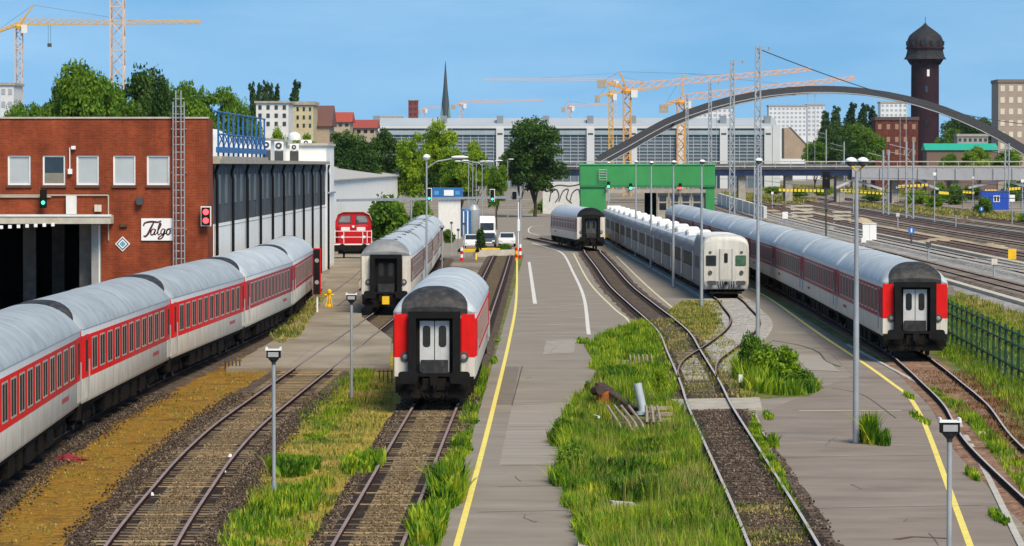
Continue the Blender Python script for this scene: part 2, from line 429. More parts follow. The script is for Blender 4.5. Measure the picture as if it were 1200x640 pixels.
struct('ochre_ground', MB().flat([(-24,70),(-9,70),(-9.6,100),(-9.6,166),(-24,166)], .004), OCHRE)
struct('weedy_strip', MB().flat([(-9.0,70),(-4,70),(-4,166),(-9.5,166),(-9.6,100)], .008), WEEDY)
struct('verge_strip', MB().flat([(-4,70),(-2.4,70),(-2.4,345),(-4,345)], .012), GREENG)
struct('fence_bank', MB().flat([(10.6,60),(22,60),(26,170),(26,330),(14,330),(14,170)], .006), GREENG)
isl_px = [(700,690),(690,640),(672,600),(655,560),(662,530),(650,515),(672,480),(690,455),(700,430),(684,405),(712,388),(745,378),(772,372),
          (800,352),(850,352),(892,372),(893,395),(868,408),(872,425),(905,415),(945,440),(966,455),(948,465),(890,468),(884,487),(900,525),(927,580),(957,640),(972,690)]
isl = [(p.x,p.y) for p in GP(isl_px)]
struct('green_island', MB().slab(isl, -.2, .022), GREENG)
line_later = []
conc_px = [(265,433),(456,433),(459,398),(424,372),(420,330),(438,303),(392,303),(376,345),(334,392)]
YCON = MR('yard_concrete', [(.28,(.15,.125,.09)),(.45,(.22,.185,.135)),(.6,(.27,.235,.18)),(.75,(.33,.29,.225))], .3, bmp=.25, stretch_v=(.8,.5,1))
struct('yard_concrete', MB().slab([(p.x,p.y) for p in GP(conc_px,.12)], -.2, .165), YCON)
for a, b in (((330,398),(352,398)),((352,378),(420,378)),((366,362),(415,362)),((374,348),(412,348)),((380,335),(420,335)),((386,318),(425,318))):
    line_later.append((a, b))
slabs = tag(bpy.data.objects.new('level_crossing', None), kind='structure'); COL.objects.link(slabs)
for q in ([(298,427),(340,427),(372,404),(345,404)], [(402,427),(456,427),(456,400),(434,400)], [(344,427),(398,427),(428,404),(384,404)]):
    MB().slab([(p.x,p.y) for p in GP(q,.18)], .13, .178).build('crossing_slab', YCON, slabs)
struct('track_slabs', MB().slab([(p.x,p.y) for p in GP([(786,468),(890,466),(893,478),(786,480)],.1)], -.2, .11), CONC)
struct('foreground_slab', MB().slab([(p.x,p.y) for p in GP([(678,635),(820,633),(826,652),(676,654)],.1)], -.2, .16), CONCL)
for nm, px, mat in (('sandy_strip', [(1000,263),(1080,268),(1200,300),(1200,313),(1080,284),(1010,274)], SAND),
                    ('sandy_strip', [(880,237),(960,247),(1010,262),(960,262),(870,245)], SAND),
                    ('gravel_strip', [(1110,318),(1200,352),(1200,372),(1118,340)], GRAV),
                    ('gravel_strip', [(1010,288),(1200,338),(1200,318),(1060,290)], GRAV),
                    ('gravel_strip', [(840,232),(900,248),(1000,276),(1000,284),(890,255),(835,238)], GRAV),
                    ('embankment_grass', [(890,216),(1000,219),(1080,221),(1200,228),(1200,236),(1060,231),(890,223)], GREENG),
                    ('embankment_grass', [(640,229),(682,229),(682,250),(618,250)], GREENG)):
    struct(nm, MB().flat([(p.x,p.y) for p in GP(px)], .004+random.random()*.004), mat)

# ------------------------------------------------------------------ painted lines
def line(name, px, w, mat, z, label=None):
    mb = MB(); p = spline([Vector((q.x,q.y,0)) for q in GP(px, z)], 1.5); ribbon(mb, p, w, z)
    return tag(mb.build(name, mat), kind='structure')
line('yellow_line', [(606,302),(605,350),(597,398),(575,490),(554,570),(535,640),(527,672)], .15, LINEY, .0185)
line('white_line', [(624,285),(640,290),(659,297),(672,320),(684,348),(690,392)], .2, LINEW, .0185)
line('white_dash', [(620,307),(627,356)], .24, LINEW, .0185)
line('cream_line', [(672,297),(690,330),(718,360),(735,374),(741,389)], .13, LINEC, .0185)
line('cream_line', [(722,300),(755,332),(790,362),(806,371)], .13, LINEC, .0185)
for a, b in (((606,362),(683,357)),((603,369),(685,372)),((612,381),(686,380)),((605,391),(688,390)),((622,302),(655,300))):
    line('white_cross_line', [a, b], .10, LINEW, .0185)
line('white_curve', [(636,264),(622,266),(620,272),(632,276)], .16, LINEW, .0185)
line('platform_line', [(880,338),(905,352),(960,391),(1010,424),(1045,449),(1066,466),(1084,498),(1110,567),(1137,640),(1148,672)], .16, LINEY, .0215)
line('white_dash', [(913,390),(941,390)], .14, LINEW, .0215)
line('white_cross_line', [(936,481),(1056,481)], .2, LINEC, .0215)
line('white_cross_line', [(1044,521),(1086,522)], .06, LINEW, .0215)
for a, b in (((588,545),(655,545)),((602,472),(682,470)),((583,570),(660,569)),((560,600),(665,598)),((596,500),(676,499))):
    line('paving_joint', [a, b], .05, CRACK, .0185)
for a, b in (((888,507),(1098,505)),((905,536),(1117,533)),((935,596),(1150,592)),((896,450),(1040,447)),((890,465),(1062,463)),((612,429),(600,475))):
    line('paving_joint', [a, b], .045, CRACK, .0215)
for a, b in line_later: line('paving_joint', [a, b], .12, CRACK, .170)
line('tar_crack', [(905,399),(935,404),(958,412),(968,423),(985,430)], .09, CRACK, .0215)
line('tar_crack', [(975,455),(1010,462),(1050,490)], .05, CRACK, .0215)
line('tar_patch', [(1050,632),(1070,629),(1112,631)], .22, RUST, .0215)

# ================================================================== tracks
sleeper_mesh = {}
for k, mt in (('tan', SLEEPC), ('dark', SLEEPW)):
    mb = MB(); mb.bevbox(-1.25, 1.25, -.125, .125, -.12, .075, .02); sleeper_mesh[k] = mb.mesh('sleeper', mt)
RAILPROF = [(-.08,.0),(.08,.0),(.08,.014),(.018,.03),(.018,.1),(.036,.112),(.036,.14),(-.036,.14),(-.036,.112),(-.018,.1),(-.018,.03),(-.08,.014)]
RAIL_TOP = .19
def scatter_stones(root, path, o, lo, hi, cnt, mat, z, ymax=135.0):
    rng = np.random.default_rng(cnt); pts = np.array([(p.x,p.y) for p in path]); pts = pts[(pts[:,1]+o.y < ymax)]
    if len(pts) < 2: return
    i = rng.integers(0, len(pts)-1, cnt); t = rng.random(cnt)[:,None]; c = pts[i]*(1-t)+pts[i+1]*t; d = pts[i+1]-pts[i]; d /= np.linalg.norm(d,axis=1)[:,None]
    s = (lo+(hi-lo)*rng.beta(1,1.8,cnt))*rng.choice([-1,1],cnt); c = c + np.c_[d[:,1],-d[:,0]]*s[:,None]; r = rng.uniform(.018,.05,cnt)
    base = np.array([(1,0,0),(-.3,.9,0),(-.7,-.7,.1),(.1,.1,.9),(0,-.1,-.6)]); V = np.zeros((cnt,5,3)); a = rng.uniform(0,6.28,cnt); ca, sa = np.cos(a), np.sin(a)
    for j, (x,y,zz) in enumerate(base):
        k = r*rng.uniform(.7,1.3,cnt); V[:,j,0] = c[:,0]+(x*ca-y*sa)*k; V[:,j,1] = c[:,1]+(x*sa+y*ca)*k; V[:,j,2] = z+.01+zz*k
    b = np.arange(cnt)[:,None]*5; T = np.concatenate([b+np.array(f) for f in ((0,1,3),(1,2,3),(2,0,3),(1,0,4),(2,1,4),(0,2,4))],1).reshape(-1,3)
    me = bpy.data.meshes.new('ballast_stones'); me.vertices.add(cnt*5); me.vertices.foreach_set('co', V.ravel()); me.loops.add(T.size); me.loops.foreach_set('vertex_index', T.ravel().astype(np.int32))
    me.polygons.add(len(T)); me.polygons.foreach_set('loop_start', np.arange(0,T.size,3).astype(np.int32)); me.update(calc_edges=True); me.materials.append(mat)
    tag(put('ballast_stones', me, root), kind='stuff')
def stone_mat(name, stops):
    m, nt, b = _base(name); g = nt.nodes.new('ShaderNodeNewGeometry'); c = ramp(nt, g.outputs['Random Per Island'], stops)
    nt.links.new(c, b.inputs['Base Color']); b.inputs['Roughness'].default_value = .9; b.inputs['Specular IOR Level'].default_value = .15; return m
STB = stone_mat('brown_stones', [(0,(.025,.017,.012)),(.5,(.065,.046,.032)),(.85,(.12,.088,.062)),(1,(.27,.22,.17))])
STT = stone_mat('tan_stones', [(0,(.06,.04,.02)),(.5,(.13,.09,.044)),(.85,(.2,.145,.078)),(1,(.32,.26,.18))])
def track(name, label, pts, sleepers=None, kind='tan', ball=BALB, zb=.04, bw=3.1, step=2.0, between=None, cat='railway track', group=None, head=RAILTOP, z0=0.0, railw=1.0, shoulder=None, rough=0.0, stones=None):
    path = spline([Vector((p[0],p[1],0)) for p in pts], step)
    root = thing(name, label, cat, (path[0].x, path[0].y, 0), 0, group); o = root.location.copy()
    path = [p-o for p in path]
    mb = MB(); L1, L2, R2, R1 = (offset(path, d) for d in (-bw/2-.35, -bw/2, bw/2, bw/2+.35))
    rj_ = random.Random(len(path)); jit = lambda Q, s: [q + Vector((s*rj_.uniform(-.05,.55)*rough, 0, 0)) for q in Q]
    L1, R1 = jit(L1,-1), jit(R1,1)
    mb.loft([[(a.x,a.y,-.05),(b.x,b.y,zb+z0),(c.x,c.y,zb+z0),(d.x,d.y,-.05)] for a,b,c,d in zip(L1,L2,R2,R1)])
    mb.build('ballast', ball, root)
    if between is not None:
        mb = MB(); ribbon(mb, path, 1.36, zb+z0+.012); mb.build('ballast_infill', between, root)
    if shoulder is not None:
        for sd in (-1.24, 1.24):
            mb = MB(); ribbon(mb, offset(path, sd*(bw+.6)/3.8), .84*(bw-1.3)/1.9, zb+z0+.016); mb.build('ballast_shoulder', shoulder, root)
    if stones:
        for sd in (-.752, .752):
            mb = MB(); ribbon(mb, offset(path, sd), .56, zb+z0+.03); mb.build('oil_shade_strip', OILSHADE, root)  # dark strip under each rail: oily ballast with the rail's shade painted in
    for sd in (-.752, .752):
        rp = offset(path, sd); mb = MB(); rings = []; rings2 = []
        for i, p in enumerate(rp):
            t = (rp[min(i+1,len(rp)-1)] - rp[max(i-1,0)]); t.z = 0; t.normalize(); n = Vector((t.y,-t.x,0))
            rings.append([p + n*a*railw + Vector((0,0,.05+z+z0)) for a, z in RAILPROF])
            rings2.append([p + n*a*railw + Vector((0,0,RAIL_TOP+z0+h)) for a, h in ((-.03,-.004),(.03,-.004),(.03,.003),(-.03,.003))])
        mb.loft(rings, closed=True, caps=True); r = mb.build('rail', RAILSIDE, root)
        mb = MB(); mb.loft(rings2, closed=True, caps=True); mb.build('running_surface', head, r)
    for (lo_, hi_, cnt, mt_, zz) in (stones or ()):
        scatter_stones(root, path, o, lo_, hi_, cnt, mt_, zz)
    if sleepers:
        y0, y1 = sleepers; d = 0.0; nxt = 0.0
        for a, b in zip(path[:-1], path[1:]):
            L = (b-a).length
            while nxt < d+L:
                p = a + (b-a)*((nxt-d)/L); nxt += .63
                if y0 <= p.y+o.y <= y1:
                    ang = math.atan2(b.y-a.y, b.x-a.x) - math.pi/2
                    put('sleeper', sleeper_mesh[kind], root, (p.x, p.y, z0+random.uniform(-.008,.01)), (0,0,ang+random.uniform(-.012,.012)))
            d += L
    return root
T0 = [(-13.6,62),(-14.6,84.6),(-15.6,111),(-15.6,137.4),(-15.0,164),(-14.7,190),(-15.3,217),(-16.0,245)]
T1 = [(-8.2,66),(-8.93,81),(-9.4,94),(-9.7,104),(-9.86,116),(-9.78,130),(-9.6,149),(-9.36,171),(-9.1,199),(-9.1,208),(-9.7,260),(-10.4,330)]
T2 = [(-3.95,66),(-3.92,110),(-3.9,160),(-4.1,260),(-4.4,352)]
T3 = [(4.9,66),(5.1,81),(5.2,90),(5.36,110),(5.5,126),(5.73,140),(5.97,163),(6.15,180),(5.95,196),(5.5,217),(4.85,252),(4.5,300),(4.1,345),(3.9,360),(1.4,386),(-1.8,420)]
T4 = [(5.74,142),(5.95,148),(6.5,156),(7.9,168),(9.5,183),(10.5,197),(10.85,212),(11.05,232),(10.3,270),(8.6,350),(7.3,418)]
T5 = [(11.6,68),(12.2,82),(13.1,108),(14.3,126),(14.9,140),(15.35,152),(15.6,163),(15.8,200),(15.8,240),(15.5,290),(14.9,340),(13.9,415)]
track('railway_track', 'curving railway track with tan sleepers left of the yellow weed strip', T1, (78,166), 'tan', BALB, .04, 3.2, 1.5, BALT, shoulder=BALB, rough=1, stones=((1.02,2.1,12000,STB,.056),(.0,.52,8000,STT,.05)), railw=1.35)
track('railway_track', 'straight railway track running under the nearest single coach', T2, (76,128), 'tan', BALB, .045, 2.5, 1.5, BALT, shoulder=BALB, rough=.2, stones=((1.0,1.42,6500,STB,.06),(.0,.52,6000,STT,.055)), railw=1.35)
track('railway_track', 'railway track under the long red and white train on the left', T0, None, 'tan', BALB, .05, 2.7, 1.5, rough=1.0, stones=((.9,2.1,9000,STB,.05),))
track('railway_track', 'bright-railed track with dark timber sleepers through the green island', T3, (76,190), 'dark', BALB, .05, 2.3, 1.5, head=RAILBR, rough=.8, stones=((.0,1.4,12000,STB,.06),), railw=1.2)
track('railway_track', 'curved track on pale gravel leading to the white ended silver train', T4, None, 'tan', BALG, .062, 2.6, 1.5, BALG)
track('railway_track', 'weedy rusty track leading to the red and white train beside the palisade fence', T5, None, 'tan', EARTH, .035, 2.2, 1.5, EARTH, head=RAILBR, rough=.0)
track('railway_track', 'short track in the concrete yard leading to the red shunting locomotive', [(-13.2,215),(-13.6,260),(-14.4,300),(-15.8,345)], None, 'tan', CONC, .05, 2.0)
for k, (x, lab) in enumerate(((31,'first dark track of the yard beyond the palisade fence'),(36.5,'second yard track beyond the fence, next to the pale gravel'),(43.2,'yard track just before the sandy strip right of the white cabinet'),
                              (49,'yard track just behind the sandy strip'),(54.5,'yard track in front of the paired lattice masts'),(61,'yard track behind the paired lattice masts'),(68,'yard track near the blue container'),(75,'farthest yard track under the flat bridge'))):
    track('railway_track', lab, [(x+.4,200),(x,330),(x-.5,500),(x+1.5,700),(x+6,950)], None, 'tan', (BALY,BALG,BALR,BALY,BALR,BALY,BALR,BALY)[k], .1, 3.0, 12, group='yard tracks', z0=.12, head=RUST if k > 2 else RAILTOP, railw=1.6)
track('railway_track', 'connecting track on pale gravel crossing between two yard tracks', [(44,215),(41,245),(37.5,285),(36.6,320)], None, 'tan', BALG, .14, 3.4, 6, z0=.15, railw=1.5)

# ================================================================== grass
LUSH = leaves('lush_grass', [(.1,(.02,.07,.005)),(.36,(.09,.22,.008)),(.6,(.24,.38,.012)),(.9,(.52,.52,.04))], .9, .4)
DRYG = leaves('dry_grass', [(.1,(.07,.13,.015)),(.4,(.2,.24,.03)),(.62,(.42,.35,.08)),(.9,(.5,.38,.16))], .5, .35)
DARKG = leaves('dark_weed_leaves', [(.1,(.015,.05,.005)),(.4,(.04,.12,.008)),(.65,(.08,.19,.012)),(.9,(.16,.27,.02))], .9, .35)
REDW = leaves('reddish_weeds', [(.1,(.16,.05,.03)),(.5,(.24,.11,.05)),(.9,(.17,.19,.04))], .8, .3)
def grass(name, label, poly, n, h, mat, wid=.03, lean=.35, clump=.5, z=0.02, avoid=(), cat='grass', seed=1, hmap=None, leafy=0.0, holes=()):
    rng = np.random.default_rng(seed)
    P = np.array([(p[0],p[1]) for p in poly]); lo, hi = P.min(0), P.max(0)
    xs, ys = [], []
    tot = 0
    nc = max(6, int((hi[0]-lo[0])*(hi[1]-lo[1])*1.2))
    C = np.c_[rng.uniform(lo[0],hi[0],nc), rng.uniform(lo[1],hi[1],nc)]; CR = rng.uniform(.15,.75,nc)
    guard = 0
    while tot < n and guard < 60:
        guard += 1
        k = n; idx = rng.integers(0, nc, k); u = rng.random(k) < clump
        x = np.where(u, C[idx,0]+rng.normal(0,1,k)*CR[idx]*.6, rng.uniform(lo[0],hi[0],k))
        y = np.where(u, C[idx,1]+rng.normal(0,1,k)*CR[idx], rng.uniform(lo[1],hi[1],k))
        ok = inside(poly, x, y)
        for hx, hy, hr in holes:
            ok &= np.hypot(x-hx, (y-hy)*.45) > hr*(.7+.6*rng.random(k))
        for pth, w in avoid:
            pp = np.array([(p[0],p[1]) for p in spline([Vector((q[0],q[1],0)) for q in pth], 2)])
            pp = pp[np.argsort(pp[:,1])]
            ok &= np.abs(x - np.interp(y, pp[:,1], pp[:,0])) > w*(0.75+.5*rng.random(k))
        xs.append(x[ok]); ys.append(y[ok]); tot += ok.sum()
    x = np.concatenate(xs)[:n]; y = np.concatenate(ys)[:n]; n = len(x)
    # taller in patches
    pat = .5+.5*np.sin(x*1.3+2*np.sin(y*.35))*np.cos(y*.45+np.sin(x*.9))
    hh = rng.uniform(h[0],h[1],n)*(.45+.8*pat)
    if hmap is not None: hh *= hmap(x, y)
    a = rng.uniform(0,2*np.pi,n); le = rng.normal(0,lean,n)*hh
    dx, dy = np.cos(a), np.sin(a); wx, wy = -dy, dx
    w = wid*rng.uniform(.6,1.5,n)
    if leafy: w = np.where(rng.random(n) < leafy, w*3.2, w)
    V = np.zeros((n,5,3))
    for j, (s, t, l) in enumerate(((-.5,0,0),(.5,0,0),(-.42,.55,.35),(.42,.55,.35),(0,1,1))):
        V[:,j,0] = x + wx*w*s + dx*le*l; V[:,j,1] = y + wy*w*s + dy*le*l; V[:,j,2] = z + hh*t*(1 if t < 1 else .96)
    V = V.reshape(-1,3); base = np.arange(n)*5
    T = np.stack([np.stack([base,base+1,base+3],1),np.stack([base,base+3,base+2],1),np.stack([base+2,base+3,base+4],1)],1).reshape(-1,3)
    me = bpy.data.meshes.new(name); me.vertices.add(len(V)); me.vertices.foreach_set('co', V.ravel())
    me.loops.add(T.size); me.loops.foreach_set('vertex_index', T.ravel().astype(np.int32))
    me.polygons.add(len(T)); me.polygons.foreach_set('loop_start', np.arange(0,T.size,3).astype(np.int32))
    me.update(calc_edges=True); me.materials.append(mat)
    return tag(put(name, me), label, cat, None, 'stuff')
HOLES = [(*G(px,py).xy, r) for px, py, r in ((722,476,1.2),(704,466,.9),(752,490,1.0),(728,500,1.3),(745,506,1.3),(768,498,1.1),(752,426,.7),(742,598,.8))]
grass('tall_grass', 'tall lush green grass covering the island left of the timber sleeper track', [(p.x,p.y) for p in GP([(700,700),(690,640),(668,600),(655,560),(660,530),(650,515),(672,480),(700,455),(790,480),(808,500),(830,550),(852,600),(868,640),(885,700)])], 72000, (.10,.72), LUSH, .02, .45, .75, leafy=.10, seed=2, avoid=[(T3,1.0)], holes=HOLES)
grass('yellow_grass', 'pale seeding grass stems among the lush grass of the island', [(p.x,p.y) for p in GP([(700,700),(690,640),(668,600),(668,560),(672,520),(680,480),(700,455),(790,480),(808,500),(830,550),(852,600),(868,640),(885,700)])], 9000, (.35,.95), DRYG, .014, .3, .7, seed=22, avoid=[(T3,1.0)], holes=HOLES)
grass('tall_grass', 'bright grass around the rusty buffer stop', [(p.x,p.y) for p in GP([(684,405),(712,390),(748,382),(772,372),(783,410),(796,452),(790,470),(700,460),(700,432)])], 20000, (.08,.45), LUSH, .024, .45, .78, seed=3, leafy=.08, avoid=[(T3,.95)], holes=HOLES)
grass('low_weeds', 'dry weeds on the patch left of the pale gravel curve', [(p.x,p.y) for p in GP([(775,372),(800,354),(846,354),(846,375),(852,392),(830,408),(800,400)])], 7000, (.05,.22), DRYG, .04, .5, .6, seed=23, avoid=[(T3,.9)])
grass('low_weeds', 'low green weeds between the joining rails and beyond', [(p.x,p.y) for p in GP([(745,380),(800,372),(850,395),(868,408),(880,430),(890,468),(786,468),(775,410)])], 9000, (.06,.22), DRYG, .04, .5, .5, seed=4)
grass('low_weeds', 'green weeds growing along the right side of the timber sleeper track', [(p.x,p.y) for p in GP([(884,489),(900,527),(925,580),(955,640),(968,680),(900,680),(880,600),(868,540)])], 9000, (.06,.32), LUSH, .024, .5, .75, seed=5, avoid=[(T3,.85)])
grass('low_weeds', 'sparse weeds among the timber sleepers in the foreground', [(p.x,p.y) for p in GP([(858,590),(925,590),(960,690),(880,690)])], 3500, (.05,.2), DRYG, .035, .5, .7, seed=6)
grass('yellow_grass', 'dry yellow and green grass strip around the two short lamp posts', [(p.x,p.y) for p in GP([(240,700),(265,620),(300,560),(350,500),(410,445),(455,440),(462,470),(440,520),(410,580),(385,640),(365,700)])], 13000, (.03,.2), DRYG, .022, .45, .7, seed=7, avoid=[(T1,1.6),(T2,1.55)], leafy=.05)
grass('tall_grass', 'green tufts at the foot of the nearest short lamp post', [(p.x,p.y) for p in GP([(240,690),(262,620),(300,585),(385,560),(400,585),(360,690)])], 5500, (.08,.38), LUSH, .022, .4, .92, seed=8, avoid=[(T1,1.7),(T2,1.7)], leafy=.1)
grass('tall_grass', 'green tufts on the strip below the level crossing', [(p.x,p.y) for p in GP([(345,480),(385,440),(440,437),(430,470),(360,530)])], 4000, (.06,.28), LUSH, .022, .4, .92, seed=9, avoid=[(T1,1.6)])
grass('tall_grass', 'narrow strip of weeds between the straight track and the yellow line', [(-3.0,70),(-2.38,70),(-2.42,150),(-2.9,150)], 7500, (.06,.42), LUSH, .022, .4, .92, seed=10, leafy=.12)
grass('low_weeds', 'sparse dry weeds on the ochre ground beside the left train', [(-13.8,70),(-11.0,70),(-11.6,100),(-11.4,160),(-13.2,160),(-13.8,110)], 3500, (.02,.09), DRYG, .03, .6, .8, seed=11)
grass('tall_grass', 'green grass bank on both sides of the palisade fence', [(15.0,110),(17.6,90),(21,120),(24.5,160),(25,230),(17.6,230),(17.4,170),(16.9,150)], 36000, (.08,.42), LUSH, .026, .4, .5, seed=12, avoid=[(T5,1.3)])
grass('low_weeds', 'reddish weeds overgrowing the rusty track by the platform kerb', [(12.6,72),(14.2,72),(16.0,110),(17.6,150),(14.6,150),(14,130),(13.1,108)], 14000, (.04,.2), REDW, .03, .5, .75, seed=13)
grass('tall_grass', 'grass tufts between the platform kerb and the rusty track', [(10.9,74),(12.1,74),(13.4,105),(14.5,128),(14.2,140),(13.5,118)], 8000, (.08,.33), LUSH, .024, .4, .8, seed=14)
grass('low_weeds', 'weeds at the edge of the concrete yard beside the left train', [(p.x,p.y) for p in GP([(315,400),(345,372),(372,345),(384,348),(350,400),(330,408)])], 3000, (.05,.3), DRYG, .04, .5, .7, seed=15, z=.15)
grass('tall_grass', 'grass verge at the foot of the graffiti wall', [(p.x,p.y) for p in GP([(622,249),(640,231),(684,231),(684,250)])], 5000, (.3,1.0), DRYG, .12, .4, .5, seed=16)
grass('tall_grass', 'grass patches of the distant yard below the flat bridge', [(p.x,p.y) for p in GP([(890,217),(1000,220),(1200,229),(1200,235),(1060,230),(890,222)])], 9000, (.3,1.2), DRYG, .25, .4, .6, seed=17)
# ================================================================== coaches
HW, CL = 1.41, 26.0
ZB, ZW0, ZW1, ZE = .95, 1.72, 3.02, 3.20       # body bottom, window band, eaves
def arc(hw, ze, rise, n=20, pw=2.35):
    return [(hw*math.sin(-math.pi/2 + math.pi*i/n), ze + rise*(max(0,1-abs(math.sin(-math.pi/2 + math.pi*i/n))**pw))**.75) for i in range(n+1)]
def rrect(mb, x0, x1, z0, z1, y0, y1, r=.05, n=3):
    pts = []
    for cx, cz, a0 in ((x1-r,z1-r,0),(x0+r,z1-r,90),(x0+r,z0+r,180),(x1-r,z0+r,270)):
        for k in range(n+1):
            t = math.radians(a0+90*k/n); pts.append((cx+r*math.cos(t), cz+r*math.sin(t)))
    return mb.prism(pts, y0, y1)
def frame_bars(mb, x, y0, y1, z0, z1, t, d, bars=()):
    """window frame on a side wall, plane x, standing d proud"""
    xa, xb = (x, x+d) if d > 0 else (x+d, x)
    mb.box(xa,xb,y0,y0+t,z0,z1); mb.box(xa,xb,y1-t,y1,z0,z1); mb.box(xa,xb,y0+t,y1-t,z0,z0+t); mb.box(xa,xb,y0+t,y1-t,z1-t,z1)
    for kind, v in bars:
        if kind == 'v': mb.box(xa,xb,v-t/2,v+t/2,z0+t,z1-t)
        else: mb.box(xa,xb,y0+t,y1-t,v-t/2,v+t/2)
def bogie_parts(pr, y, wheel_me, frame_me):
    b = pr.part('bogie', frame_me, -1, (0,y,0))
    for wy in (-1.25, 1.25):
        for wx in (-.75, .75):
            pr.part('wheel', wheel_me, b, (wx,wy,.46))
    return b
mb = MB(); mb.cyl((-.07,0,0),(.07,0,0),.46,20); mb.cyl((-.09,0,0),(.09,0,0),.2,12)
WHEEL = mb.mesh('wheel', STEELD, 30)
mb = MB()
for sx in (-1.02, 1.02):
    mb.box(sx-.08, sx+.08, -1.75, 1.75, .55, .78); mb.box(sx-.11, sx+.11, -.5, .5, .3, .56)
    for wy in (-1.25, 1.25): mb.box(sx-.14, sx+.14, wy-.2, wy+.2, .32, .56); mb.cyl((sx,wy-.45,.35),(sx,wy-.45,.75),.09,8); mb.cyl((sx,wy+.45,.35),(sx,wy+.45,.75),.09,8)
mb.box(-.95,.95,-.25,.25,.45,.85)
BOGIE = mb.mesh('bogie', UNDER)

